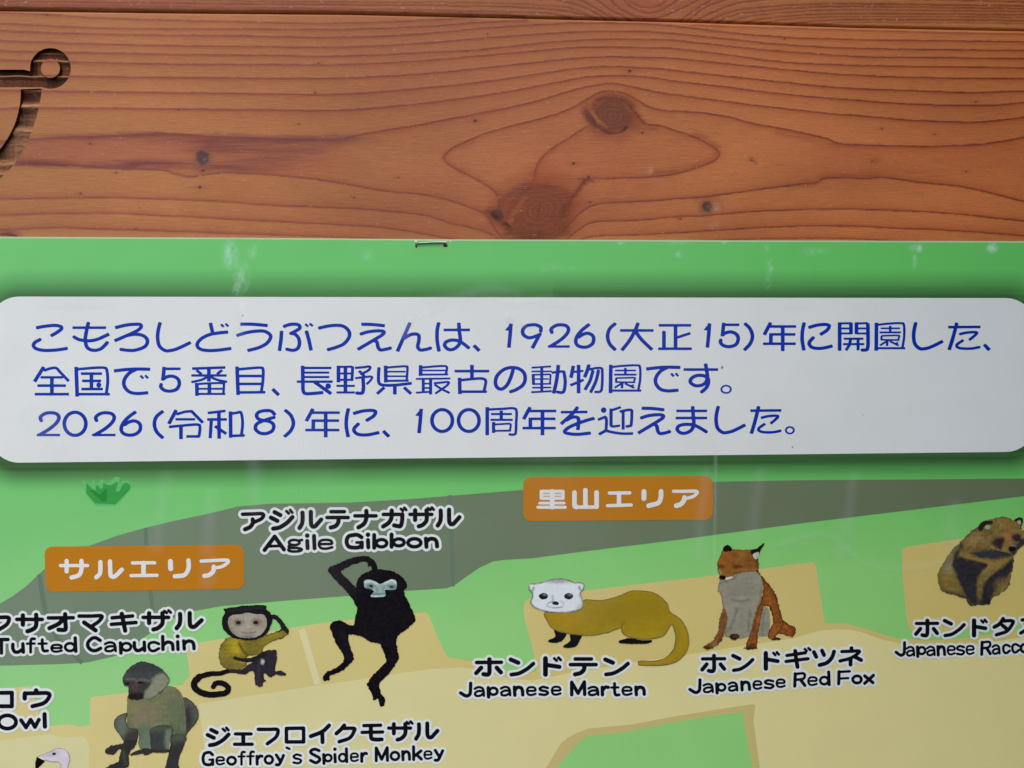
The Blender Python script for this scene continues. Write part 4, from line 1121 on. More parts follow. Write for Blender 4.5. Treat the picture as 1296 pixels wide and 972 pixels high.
label('black lettering reading Japanese Marten', [('ka_ho', K9), ('ka_n', K9), ('ka_do', K9), ('ka_te', K10, (276, 104, 556, 272)), ('ka_n', K10, (658, 110, 905, 273))],
      [('J', K9), ('a_', K9, (215, 412, 315, 506)), ('p_', K9, (362, 418, 462, 520)), ('a_', K9, (502, 410, 602, 500)), ('n_', K9, (648, 412, 740, 500)), ('e_', K9, (786, 412, 880, 498)), ('s_', K9, (924, 410, 1014, 496)), ('e_', K9, (1058, 408, 1152, 494)),
       ('M', K10, (290, 355, 432, 495)), ('a_', K10, (475, 410, 580, 496)), ('r_', K10, (624, 412, 688, 495)), ('t_', K10, (724, 372, 808, 496)), ('e_', K10, (846, 410, 944, 496)), ('n_', K10, (992, 412, 1084, 494))], 2.8, 2.25, 3.0)
label('black lettering reading Japanese Red Fox', [('ka_ho', K11, (196, 120, 442, 290)), ('ka_n', K11, (534, 120, 748, 280)), ('ka_do', K11, (892, 82, 1034, 260)), ('ka_gi', K12), ('ka_tsu', K12), ('ka_ne', K12)],
      [('J', K11, (62, 384, 172, 522)), ('a_', K11, (212, 430, 312, 516)), ('p_', K11, (355, 428, 448, 526)), ('a_', K11, (487, 414, 580, 500)), ('n_', K11, (628, 408, 714, 494)), ('e_', K11, (757, 398, 843, 482)), ('s_', K11, (882, 388, 974, 474)), ('e_', K11, (1010, 380, 1098, 462)),
       ('R', K12), ('e_', K12, (458, 372, 550, 458)), ('d_', K12, (588, 315, 686, 452)), ('F', K12), ('o', K12, (944, 358, 1038, 436)), ('x_', K12)], 2.55, 2.1, 3.0)
label('black lettering reading Japanese Racco, cut off by the right edge', [('ka_ho', K13, (254, 116, 462, 262)), ('ka_n', K13, (530, 118, 718, 262)), ('ka_do', K13, (814, 110, 935, 260)), ('ka_ta', K13), ('ka_nu', K13)],
      [('J', K13, (62, 330, 144, 452)), ('a_', K13, (166, 372, 236, 454)), ('p_', K13, (268, 372, 342, 464)), ('a_', K13, (362, 370, 434, 450)), ('n_', K13, (465, 368, 530, 450)), ('e_', K13, (560, 364, 628, 444)), ('s_', K13, (650, 364, 718, 444)), ('e_', K13, (742, 362, 810, 440)),
       ('R', K13, (888, 322, 970, 444)), ('a_', K13, (994, 356, 1060, 436)), ('c_', K13, (1096, 352, 1158, 430)), ('c_', K13, (1184, 346, 1246, 424)), ('o', K13, (1266, 346, 1336, 422)), ('o', K13, (1356, 340, 1426, 416)), ('n_', K13, (1458, 336, 1524, 410))], 2.5, 2.0, 2.8)

# --- orange area plates
gdef('sato', "r22 p 258,225 540,225 540,315 258,315; r30 400,225 400,430; r13 258,270 540,270; r18 235,378 555,378; r20 215,432 568,432")
gdef('yama', "r30 c 690,240 690,300 690,380 695,420 720,428; r30 978,240 978,425; r22 700,430 970,430; r30 832,210 832,425")
gdef('pe', "r21 -90,247 175,245; r28 35,250 35,400; r21 -115,411 195,402")
gdef('pri', "r32 360,228 360,318; r30 c 582,225 580,300 545,375 420,412")
gdef('pa', "r21 c 745,224 900,224 1030,222 1052,245 1000,292 920,314; r30 c 888,305 878,345 840,392 780,412")
gdef('qsa', "r10 128,143 292,143; 165,115 165,178; c 255,115 255,165 240,200 195,216")
gdef('qru', "c 370,122 370,165 365,195 345,214; c 428,118 430,170 434,205 458,208 500,168")
gdef('qe', "r10 565,127 700,126; r14 632,128 632,200; r10 556,204 714,202")
gdef('qri', "r15 795,118 797,162; r13 c 905,112 905,160 880,200 822,208")
gdef('qa', "r10 c 982,116 1060,112 1138,110 1144,125 1110,148 1070,157; c 1058,150 1055,178 1030,200 1002,206")
ORANGE = (.565, .212, .014)
PWHITE = (.84, .84, .83)
def plate(corners, R, text, lines):
    c = np.array(corners, float); out = []
    for i in range(4):
        p, a, b = c[i], c[i - 1], c[(i + 1) % 4]
        ua = (a - p) / np.linalg.norm(a - p); ub = (b - p) / np.linalg.norm(b - p)
        p0, p2 = p + ua * R, p + ub * R
        for t in np.linspace(0, 1, 9): out.append((1 - t) ** 2 * p0 + 2 * t * (1 - t) * p + t * t * p2)
    o = flat('area_plate', np.array(out), 5, colour=ORANGE, st=1.0)
    o['label'] = text
    for base, unit, gl in lines:
        L = Line(base, unit, False, 1.0)
        for ch, q in gl: L.put(ch, q)
        L.mesh('lettering', 6, PWHITE, o)
K14, K15, K16 = (660, 600, 10.286), (780, 600, 10.286), (50, 686, 4.8)
plate([(662.2, 603.6), (902.2, 602.2), (902.4, 657.8), (662.0, 659.6)], 12, 'orange plate with four white characters and a wider first two', [(22, 22 / 10.286, [('sato', K14), ('yama', K14), ('pe', K15), ('pri', K15), ('pa', K15)])])
plate([(56.2, 691.9), (308.4, 689.2), (309.2, 745.2), (58.0, 749.2)], 11, 'orange plate at the left above the capuchin label', [(13, 13 / 4.8, [('qsa', K16), ('qru', K16), ('qe', K16), ('qri', K16), ('qa', K16)])])

# ------------------------------------------------------------------ faint reflections in the laminate, painted as translucent pale patches
REFLECTION_PAINT = reflection_paint_material('painted_reflection_film')
def paint_reflection(p, r, w, a, seed, r2=None, stripes=0.0):
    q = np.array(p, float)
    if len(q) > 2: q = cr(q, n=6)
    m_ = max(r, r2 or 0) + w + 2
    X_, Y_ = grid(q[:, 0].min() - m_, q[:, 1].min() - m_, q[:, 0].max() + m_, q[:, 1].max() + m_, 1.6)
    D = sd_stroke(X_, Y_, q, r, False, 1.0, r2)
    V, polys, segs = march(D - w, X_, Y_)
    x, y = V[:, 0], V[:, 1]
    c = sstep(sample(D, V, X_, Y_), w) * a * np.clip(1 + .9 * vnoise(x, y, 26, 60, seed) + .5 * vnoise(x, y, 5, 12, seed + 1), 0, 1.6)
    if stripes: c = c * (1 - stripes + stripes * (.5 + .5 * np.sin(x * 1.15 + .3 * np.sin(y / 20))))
    make_mesh('painted_reflection', P(x, y, lay(26 + seed * .3)), polys, REFLECTION_PAINT, sign, {'cover': np.clip(c, 0, .8)})
paint_reflection([(906, 548), (905, 640), (903, 728)], 1.6, 2.0, .11, 1)
paint_reflection([(893, 600), (884, 700)], 6, 8, .06, 2)
paint_reflection([(962, 600), (956, 640), (950, 682)], 7, 8, .05, 3, 5)
paint_reflection([(1080, 604), (1074, 650), (1064, 700)], 5, 7, .065, 4, 8)
paint_reflection([(1208, 640), (1205, 690)], 9, 9, .05, 5)
paint_reflection([(985, 690), (1040, 676), (1080, 700), (1105, 716), (1150, 719), (1190, 712)], 3, 6, .07, 6)
paint_reflection([(210, 606), (202, 650), (196, 690)], 8, 9, .05, 7)
paint_reflection([(268, 625), (263, 690), (262, 735)], 7, 7, .055, 8, 9)
paint_reflection([(322, 585), (325, 640)], 9, 8, .05, 9)
paint_reflection([(395, 560), (398, 640), (410, 720)], 34, 30, .022, 10, stripes=.6)
paint_reflection([(700, 610), (720, 680), (735, 760)], 40, 35, .02, 11, stripes=.6)
paint_reflection([(645, 402), (648, 404)], 4, 5, .25, 12)
paint_reflection([(658, 409), (664, 412)], 2, 4, .15, 13)
paint_reflection([(521, 400), (512, 424)], 5.5, 2.0, .09, 14)
paint_reflection([(486, 426), (502, 428), (512, 416), (530, 402), (560, 390)], 2, 4, .08, 15)
paint_reflection([(300, 384), (303, 430)], 4, 6, .10, 16)
paint_reflection([(540, 380), (600, 372), (650, 384), (700, 378)], 3, 8, .07, 17)
paint_reflection([(40, 530), (70, 548)], 22, 14, .06, 18)
paint_reflection([(590, 372), (620, 366), (655, 371)], 5, 5, .05, 19)
# ------------------------------------------------------------------ painted animals printed on the sheet
def paint(name, parent, k, sdf, bb, base, feats=(), outline=None, label_=None, st=.6, mott=.10, seed=1, wob=.5):
    """one printed piece: silhouette sdf, soft colour patches (sdf, colour, softness, strength) painted over a base"""
    X_, Y_ = grid(*bb, st)
    D = sdf(X_, Y_) + wob * (vnoise(X_, Y_, 2.2, 2.2, seed) + .6 * vnoise(X_, Y_, 1.1, 1.1, seed + 1))
    V, polys, segs = march(D, X_, Y_)
    x, y = V[:, 0], V[:, 1]
    c = np.tile(np.asarray(base, float), (len(V), 1))
    br = 1 + mott * (1.6 * vnoise(x, y, 7, 2.5, seed + 2) + 1.2 * vnoise(x, y, 2.0, 4.0, seed + 3) + vnoise(x, y, 14, 14, seed + 4))
    c = c * br[:, None]
    br = br * (1 + mott * 1.5 * np.clip(vnoise(x + .3 * y, y, 1.0, 2.6, seed + 8) + vnoise(x, y, 1.0, 1.0, seed + 9), -.6, .6))
    c = np.tile(np.asarray(base, float), (len(V), 1)) * br[:, None]
    for f, col, w, a in feats:
        d = f(x, y) + w * .7 * vnoise(x, y, 3, 3, seed + 5)
        m_ = (sstep(d, w) * a)[:, None]
        c = c * (1 - m_) + np.asarray(col, float) * (br[:, None] ** .7) * m_
    if outline:
        col, w, a = outline
        dd = sample(D, V, X_, Y_)
        m_ = (np.clip(1 + dd / w, 0, 1) * a * np.clip(1 + vnoise(x, y, 5, 5, seed + 7), 0, 1.3))[:, None]
        m_ = np.clip(m_, 0, 1)
        c = c * (1 - m_) + np.asarray(col, float) * m_
    o = make_mesh(name, P(x, y, lay(k)), polys, INK, parent, {'art': np.clip(c, .003, .9)})
    if label_: o['label'] = label_
    return o

def poly(*parts, smooth=True, n=5):
    p = np.vstack(parts)
    if smooth: p = cr(p, closed=True, n=n)
    return lambda X_, Y_: sd_poly(X_, Y_, p)
def stroke(p, r, r2=None, smooth=True):
    q = cr(p, n=6) if smooth and len(p) > 2 else p
    return lambda X_, Y_: sd_stroke(X_, Y_, q, r, False, 1.0, r2)
def ell(cx, cy, rx, ry): return lambda X_, Y_: sd_ell(X_, Y_, cx, cy, rx, ry)
def union(*f): return lambda X_, Y_: np.minimum.reduce([g(X_, Y_) for g in f])
def T(q): return lambda s: pts(s, *q)
def E(q, cx, cy, rx, ry): return ell(q[0] + cx / q[2], q[1] + cy / q[2], rx / q[2], ry / q[2])
def c8(*c, k=.66): return alb(c, k)
def bbq(q, x0, y0, x1, y1): return (q[0] + x0 / q[2], q[1] + y0 / q[2], q[0] + x1 / q[2], q[1] + y1 / q[2])

# --- spider monkey
Q = (130, 830, 6.846); t = T(Q); kl = .80
body = poly(t("215,350 209,430 212,540 205,620 230,680 300,660 312,700 320,800 430,812 440,700 470,640 600,640 625,700 700,720 722,640 716,520 708,430 690,345 645,285 560,262 470,285 380,350 300,380 240,380"))
mk = paint('monkey_picture', sign, 9, body, bbq(Q, 180, 240, 740, 830), c8(112, 113, 84, k=kl),
      [(poly(t("300,420 440,420 440,620 300,620")), c8(123, 114, 86, k=kl), 6, .9), (poly(t("560,420 700,400 720,680 600,650")), c8(98, 106, 80, k=kl), 6, .9),
       (poly(t("310,610 420,610 430,800 320,800")), c8(98, 114, 90, k=kl), 3, .9), (stroke(t("380,360 430,400 490,360 520,300"), .8), c8(92, 88, 66, k=kl), 1.2, .6),
       (poly(t("210,380 290,400 290,480 215,480")), c8(130, 118, 84, k=kl), 4, .6), (stroke(t("600,600 640,660 690,500"), 1.0), c8(84, 92, 68, k=kl), 2, .6), (E(Q, 665, 735, 70, 60), c8(62, 64, 58, k=kl), 7, .95), (E(Q, 265, 690, 60, 50), c8(66, 66, 58, k=kl), 6, .9), (E(Q, 230, 640, 30, 60), c8(92, 98, 78, k=kl), 5, .7), (stroke(t("640,300 690,420 700,600"), .7), c8(80, 84, 58, k=kl), 1.2, .6)],
      outline=(c8(85, 88, 64, k=kl), 1.0, .35), label_='painted grey spider monkey sitting with long dark limbs', seed=11, mott=.12, wob=.9)
paint('belly', mk, 10, poly(t("405,650 440,615 520,600 600,612 612,680 580,740 560,835 430,822 412,720")), bbq(Q, 390, 590, 630, 850), c8(60, 62, 60, k=kl),
      [(poly(t("545,650 595,650 585,800 540,790")), c8(104, 122, 100, k=kl), 3, .9), (poly(t("420,620 600,610 600,640 420,660")), c8(84, 88, 70, k=kl), 3, .6)], seed=13)
paint('haunch', mk, 8.5, poly(t("690,378 755,383 815,445 832,520 805,590 745,655 700,720 660,640")), bbq(Q, 640, 360, 850, 740), c8(82, 83, 74, k=kl),
      [(poly(t("715,460 770,470 770,600 715,660")), c8(52, 52, 54, k=kl), 5, .95)], outline=(c8(46, 46, 46, k=kl), 1.6, .9), seed=15)
paint('haunch', mk, 10, poly(t("214,498 150,512 103,555 102,620 150,690 195,745 290,745 303,640 232,625 200,560")), bbq(Q, 80, 480, 320, 770), c8(88, 94, 80, k=kl),
      [(poly(t("200,660 310,640 310,760 190,750")), c8(56, 52, 50, k=kl), 4, .9), (poly(t("150,540 200,560 190,680 140,640")), c8(98, 112, 94, k=kl), 4, .7)], outline=(c8(44, 44, 42, k=kl), 2.0, .95), seed=16)
paint('arm', mk, 11, poly(t("190,735 292,728 275,790 236,830 225,900 222,962 150,975 20,985 60,950 130,920 148,855 160,812 135,812 108,850 60,858 25,843 18,822 60,782 120,770 180,758"), n=4), bbq(Q, 5, 715, 310, 1000), c8(48, 47, 44, k=kl),
      [(stroke(t("180,830 200,940"), 2.0), c8(66, 68, 60, k=kl), 2, .7)], seed=17, wob=1.3)
paint('hand', mk, 11, poly(t("238,852 300,818 380,803 480,815 575,812 575,832 470,838 420,842 375,862 335,850 250,866"), n=4), bbq(Q, 225, 790, 590, 880), c8(50, 49, 46, k=kl), seed=18, wob=1.2)
paint('leg', mk, 11, poly(t("600,680 722,690 700,790 665,880 655,945 672,1000 540,1000 552,930 572,850 585,760")), bbq(Q, 530, 670, 740, 1010), c8(50, 50, 48, k=kl),
      [(poly(t("610,670 720,670 700,740 600,740")), c8(82, 86, 72, k=kl), 6, .8)], seed=19, wob=1.2)
head = poly(t("178,245 172,195 205,130 262,82 330,48 410,62 490,98 540,145 575,195 572,235 530,295 460,350 400,376 350,372 315,382 240,380 220,350 226,295 218,265 192,262"))
hd = paint('head', mk, 12, head, bbq(Q, 155, 35, 600, 400), c8(66, 69, 68, k=kl),
      [(poly(t("430,200 505,150 580,190 570,245 490,320 400,385 345,385 365,310 410,250")), c8(128, 130, 108, k=kl), 3, .98),
       (poly(t("190,195 300,185 420,205 405,260 360,310 345,372 240,378 222,330 225,270 190,262")), c8(60, 54, 53, k=kl), 2.5, .95),
       (stroke(t("205,205 270,200 300,218 330,204 410,220"), 1.6), c8(104, 103, 96, k=kl), 1.8, .7),
       (poly(t("225,330 340,325 345,378 240,382")), c8(34, 29, 32, k=kl), 2.5, .95), (E(Q, 275, 270, 30, 40), c8(86, 66, 64, k=kl), 3, .55),
       (poly(t("240,70 420,60 520,130 420,150 250,140")), c8(48, 50, 52, k=kl), 6, .6)], outline=(c8(40, 40, 40, k=kl), 1.4, .6), seed=21, wob=1.2, mott=.16)
for (cx, cy, w) in [(325, 232, 28), (210, 240, 24)]:
    paint('eye', hd, 13, E(Q, cx, cy, w, 10), bbq(Q, cx - 45, cy - 25, cx + 45, cy + 25), c8(28, 22, 26, k=kl), seed=22, st=.4)

# --- tufted capuchin
Q = (235, 755, 7.479); t = T(Q); kl = .78
cp = paint('monkey_picture', sign, 9, poly(t("385,398 440,384 520,398 610,412 700,388 800,350 900,322 955,318 975,350 905,396 810,430 745,470 722,530 690,560 600,556 568,600 572,645 520,688 430,697 360,672 322,612 313,540 332,462")), bbq(Q, 290, 300, 1000, 715), c8(124, 110, 40, k=kl),
      [(poly(t("420,420 500,420 520,530 420,540")), c8(170, 148, 34, k=kl), 7, .95), (poly(t("320,540 420,600 520,640 430,700 320,640")), c8(112, 98, 48, k=kl), 6, .8), (poly(t("560,430 700,420 700,550 590,550")), c8(112, 100, 40, k=kl), 5, .8),
       (stroke(t("505,440 540,510 580,545"), 1.3), c8(70, 48, 30, k=kl), 1.6, .8), (stroke(t("520,625 570,620"), 1.2), c8(160, 140, 90, k=kl), 1.5, .5), (stroke(t("760,400 880,350"), 1.5), c8(145, 125, 45, k=kl), 2, .7)],
      outline=(c8(52, 40, 24, k=kl), 1.6, .85), label_='painted yellow capuchin monkey scratching its head', seed=31, wob=1.7, mott=.17)
paint('tail', cp, 8.5, union(stroke(t("262,852 285,822 340,820 395,850 400,885 370,915 300,925 220,928 140,905 84,860 84,808 130,760"), 3.2, 4.3), stroke(t("130,758 230,733 330,726 425,700 520,715"), 3.4, 2.6)), bbq(Q, 0, 680, 560, 980), c8(20, 18, 20, k=kl), seed=33, wob=.6)
lg = paint('legs', cp, 10, poly(t("720,540 760,512 850,503 862,530 862,610 846,698 890,700 942,722 946,742 905,750 855,738 818,762 785,756 742,722 742,778 765,798 735,812 722,852 682,852 655,812 648,718 600,712 560,738 510,730 470,718 410,712 425,690 520,690 600,640 660,600"), n=4), bbq(Q, 390, 490, 970, 875), c8(44, 39, 46, k=kl),
      [(E(Q, 727, 618, 18, 24), c8(190, 176, 160, k=kl), 1.5, .95), (stroke(t("700,600 690,720 690,830"), 1.6), c8(60, 56, 64, k=kl), 3, .6)], seed=34, wob=1.1)
paint('arm', cp, 11, stroke(t("465,582 540,600 640,595 740,545"), 2.0, 3.0), bbq(Q, 430, 510, 780, 640), c8(36, 29, 32, k=kl), seed=35, wob=1.0)
paint('arm', cp, 11, union(stroke(t("790,195 850,195 905,250 962,332"), 3.2, 2.4), stroke(t("905,270 915,300 880,335"), 2.0, 1.0)), bbq(Q, 760, 150, 1000, 370), c8(32, 28, 32, k=kl), seed=36, wob=1.1)
hd = paint('head', cp, 12, poly(t("358,120 380,112 460,98 600,83 735,78 762,92 765,120 805,160 822,200 812,255 792,312 752,362 700,395 600,415 520,405 450,390 385,342 345,282 348,205 372,150")), bbq(Q, 325, 60, 840, 430), c8(26, 22, 27, k=kl), [(stroke(t("400,130 560,120 720,110"), 1.5), c8(44, 42, 46, k=kl), 2.5, .5)], seed=37, wob=1.1)
fc = paint('face', hd, 13, poly(t("402,215 440,176 520,168 580,152 655,166 735,172 766,222 762,290 722,352 655,388 580,394 500,382 440,342 408,285")), bbq(Q, 385, 140, 790, 410), c8(152, 144, 128, k=kl),
      [(E(Q, 585, 395, 60, 28), c8(84, 96, 108, k=kl), 3, .8), (E(Q, 500, 245, 45, 32), c8(96, 78, 60, k=kl), 3, .8), (E(Q, 668, 243, 48, 32), c8(104, 76, 56, k=kl), 3, .8), (stroke(t("530,336 590,346 665,336"), .7), c8(120, 92, 88, k=kl), 1.3, .9), (poly(t("560,200 620,200 620,300 560,300")), c8(160, 152, 138, k=kl), 5, .7), (stroke(t("415,230 420,290 470,350"), 1.5), c8(110, 106, 92, k=kl), 4, .6), (stroke(t("550,300 600,310 640,300"), .5), c8(128, 118, 106, k=kl), 1.5, .6)], seed=38)
for cx in (498, 664):
    paint('eye', fc, 14, E(Q, cx, 247, 24, 17), bbq(Q, cx - 40, 220, cx + 40, 280), c8(52, 30, 22, k=kl), seed=39, st=.4)

# --- agile gibbon
Q = (400, 695, 9.257); t = T(Q); kl = .74
body = poly(t("470,440 490,350 560,282 680,240 800,240 920,270 1010,330 1060,392 1062,440 1032,490 1060,580 1110,680 1160,800 1160,842 1080,922 975,1005 945,1060 952,1180 972,1250 962,1300 900,1400 820,1500 745,1570 760,1680 800,1740 812,1790 790,1838 745,1838 728,1750 690,1772 662,1765 660,1722 610,1620 602,1570 700,1440 815,1330 810,1260 770,1150 740,1110 640,1085 520,1020 420,1000 378,1012 392,1110 436,1250 430,1310 300,1430 165,1482 155,1535 95,1540 80,1500 120,1440 230,1390 330,1280 240,1110 180,970 165,890 210,850 290,840 370,880 440,890 460,800 484,690 440,600"), n=4)
arm = union(stroke(t("690,245 665,170 600,120 530,112"), 3.6, 3.9), stroke(t("625,150 622,190"), 1.8), stroke(t("530,112 400,150 290,205 195,250"), 3.8, 5.6), stroke(t("195,250 270,330 380,440 480,560"), 5.6, 6.4))
gb = paint('gibbon_picture', sign, 9, union(body, arm), bbq(Q, 60, 50, 1200, 1870), c8(17, 14, 20, k=kl), [(stroke(t("200,240 300,370 450,520"), 4), c8(30, 25, 30, k=kl), 6, .5), (stroke(t("300,1000 370,1260"), 4), c8(28, 25, 34, k=kl), 5, .6)],
      label_='painted black gibbon with one arm raised over its head', seed=41, wob=1.3, mott=.3)
fc = paint('face', gb, 10, poly(t("562,385 585,362 630,358 690,378 750,408 830,372 890,352 935,372 945,420 930,470 870,478 805,478 818,530 800,555 725,563 650,560 645,535 680,495 640,470 572,452")), bbq(Q, 540, 335, 970, 580), c8(140, 160, 156, k=kl),
      [(E(Q, 640, 430, 45, 28), c8(82, 98, 96, k=kl), 2.5, .85), (E(Q, 885, 442, 48, 26), c8(72, 92, 88, k=kl), 2.5, .85), (stroke(t("570,385 640,375 720,400"), 1.4), c8(205, 215, 212, k=kl), 2, .7), (stroke(t("800,400 880,365 925,385"), 1.6), c8(200, 212, 210, k=kl), 2, .7), (stroke(t("670,528 800,522"), 1.0), c8(70, 86, 88, k=kl), 1.5, .85), (stroke(t("700,440 720,490"), 1.0), c8(92, 110, 108, k=kl), 1.5, .7), (stroke(t("800,430 780,490"), 1.0), c8(96, 116, 112, k=kl), 1.5, .7), (stroke(t("570,460 660,465"), 1.0), c8(60, 70, 70, k=kl), 1.5, .6), (stroke(t("640,470 650,510"), 1.2), c8(50, 60, 62, k=kl), 1.5, .6), (stroke(t("660,552 790,552"), .8), c8(190, 202, 200, k=kl), 1.2, .6)], seed=42)
for cx, cy in ((645, 432), (885, 442)):
    paint('eye', fc, 11, E(Q, cx, cy, 22, 13), bbq(Q, cx - 40, cy - 25, cx + 40, cy + 25), c8(24, 36, 34, k=kl), seed=43, st=.4)

# --- marten
QA = (655, 720, 8.833); QB = (760, 730, 8.1); ta = T(QA); tb_ = T(QB); kl = .66
GO = c8(96, 90, 58, k=kl)
body = poly(ta("300,490 330,580 370,650 450,700 560,725 730,747 870,745 1000,715"), tb_("60,585 150,545 208,530 215,560 250,600 330,630 430,645 560,635 650,605 700,540 722,500 738,500 768,600 760,680 740,750 660,830 560,858 400,860 385,885 405,910 550,915 680,905 790,870 880,780 910,680 905,600 880,520 830,440 760,390 712,350 690,280 620,205 530,155 400,140 300,145 200,190 100,220 0,240"), ta("860,345 745,345 700,420 500,450"), n=4)
mt_ = paint('marten_picture', sign, 9, body, (685, 740, 880, 850), c8(140, 116, 24, k=kl),
      [(poly(tb_("0,300 300,200 600,250 650,400 300,450 0,500")), c8(130, 110, 22, k=kl), 12, .8), (poly(tb_("100,500 230,520 200,560 60,560")), c8(142, 128, 24, k=kl), 5, .6), (poly(ta("300,500 700,520 600,700 400,660")), c8(152, 118, 20, k=kl), 8, .6),
       (stroke(tb_("250,462 218,505 222,570 270,615"), .8), c8(96, 84, 34, k=kl), 1.2, .7), (stroke(tb_("250,610 420,600 620,590"), 2.5), c8(140, 130, 30, k=kl), 4, .6), (stroke(tb_("790,420 850,560 840,700 700,840 450,885"), 2.5), c8(150, 122, 30, k=kl), 4, .7), (stroke(tb_("745,505 790,620 760,740"), 1), c8(120, 110, 50, k=kl), 2, .6)],
      outline=(c8(82, 78, 50, k=kl), 1.9, 1.0), label_='painted golden marten with white face and black feet', seed=51, wob=.35, mott=.05)
for q, s_ in ((ta, "410,672 470,700 545,716 515,790 440,828 360,822 345,800 420,760"), (ta, "585,738 660,735 728,725 690,815 640,872 535,883 512,862 590,800"), (tb_, "183,662 250,636 300,628 420,650 520,648 515,675 410,690 230,685")):
    p = q(s_)
    paint('foot', mt_, 8.6 if q is ta else 10, poly(p), (p[:, 0].min() - 3, p[:, 1].min() - 3, p[:, 0].max() + 3, p[:, 1].max() + 3), c8(14, 12, 16, k=kl), seed=53, wob=.8)
hd = paint('head', mt_, 12, poly(ta("122,190 148,163 208,162 290,143 380,113 470,106 560,116 640,152 700,150 742,168 748,205 735,240 708,270 725,330 738,400 712,450 620,480 500,490 380,490 275,465 185,430 143,372 158,330 163,272 132,240")), bbq(QA, 100, 90, 770, 510), c8(194, 199, 201, k=kl),
      [(E(QA, 470, 128, 150, 34), c8(128, 128, 120, k=kl), 3, .8), (stroke(ta("705,300 722,390 680,440"), 1.8), c8(160, 152, 120, k=kl), 3, .7), (stroke(ta("180,210 170,240"), 1.2), c8(96, 104, 92, k=kl), 1.5, .8), (stroke(ta("690,200 700,230"), 1.4), c8(96, 104, 92, k=kl), 1.5, .8), (stroke(ta("392,310 396,350"), 1.2), c8(140, 145, 140, k=kl), 1.6, .8),
       (stroke(ta("395,368 345,382 330,415 380,432 450,434 500,424"), .45), c8(60, 64, 66, k=kl), .8, .9), (stroke(ta("470,360 510,370 515,400"), .9), c8(150, 155, 152, k=kl), 1.5, .7), (stroke(ta("190,360 230,350"), .8), c8(175, 180, 180, k=kl), 1.5, .7)], outline=(c8(70, 74, 62, k=kl), 2.3, .95), seed=55, wob=.5, mott=.03)
for cx in (290, 572):
    e_ = paint('eye', hd, 13, E(QA, cx, 305, 50, 36), bbq(QA, cx - 70, 250, cx + 70, 360), c8(12, 12, 16, k=kl), [(E(QA, cx + 18, 288, 24, 14), c8(105, 108, 110, k=kl), 1.2, .8)], seed=56, st=.4)
paint('nose', hd, 13, E(QA, 425, 384, 36, 22), bbq(QA, 370, 345, 480, 420), c8(16, 15, 18, k=kl), seed=57, st=.4)

# --- red fox
Q = (880, 680, 6.479); t = T(Q); kl = .66
fx = paint('fox_picture', sign, 9, poly(t("470,262 510,270 530,300 582,360 640,432 672,510 690,580 706,650 722,700 690,780 620,832 598,790 640,700 625,620 600,565 560,572 545,640 520,760 506,880 500,912 415,912 440,820 470,700 500,600 545,500 560,400 520,330"), n=4), bbq(Q, 390, 240, 750, 930), c8(121, 69, 26, k=kl),
      [(stroke(t("520,290 600,400 670,520 705,650"), 2.2), c8(73, 41, 26, k=kl), 3, .7), (stroke(t("560,420 545,500 500,650 470,800"), 1.6), c8(88, 49, 28, k=kl), 3, .6), (E(Q, 600, 500, 40, 60), c8(132, 77, 29, k=kl), 6, .7), (E(Q, 530, 350, 25, 50), c8(96, 58, 44, k=kl), 4, .6), (E(Q, 455, 900, 50, 24), c8(64, 33, 22, k=kl), 3, .7)],
      outline=(c8(59, 31, 19, k=kl), 2.0, 1.0), label_='painted orange fox with grey chest sitting', seed=61, wob=1.7, mott=.28)
paint('tail', fx, 8.8, poly(t("680,640 735,695 800,728 828,745 822,790 795,815 740,802 680,790 640,760")), bbq(Q, 620, 620, 850, 840), c8(123, 68, 26, k=kl), [(E(Q, 810, 775, 24, 36), c8(76, 42, 25, k=kl), 3, .8)], outline=(c8(56, 30, 19, k=kl), 2.4, 1.0), seed=62, wob=2.2, mott=.3)
paint('leg', fx, 8.9, poly(t("228,585 262,598 256,690 232,800 200,862 130,915 70,915 62,892 140,852 190,770 196,690")), bbq(Q, 45, 570, 280, 935), c8(112, 68, 34, k=kl), [(stroke(t("205,620 200,760"), 2), c8(102, 87, 66, k=kl), 3, .7), (E(Q, 90, 905, 40, 16), c8(44, 28, 22, k=kl), 3, .9), (E(Q, 195, 878, 18, 14), c8(34, 21, 18, k=kl), 2, .9), (E(Q, 160, 880, 20, 16), c8(120, 102, 74, k=kl), 3, .7)], outline=(c8(60, 44, 32, k=kl), 1.6, .8), seed=63, wob=2.4, mott=.3)
paint('haunch', fx, 8.7, poly(t("540,590 570,572 604,600 612,700 600,800 530,812 505,800")), bbq(Q, 490, 560, 630, 830), c8(124, 121, 102, k=kl), [(stroke(t("560,620 545,790"), 1.4), c8(95, 95, 82, k=kl), 2, .6)], seed=64, wob=.9)
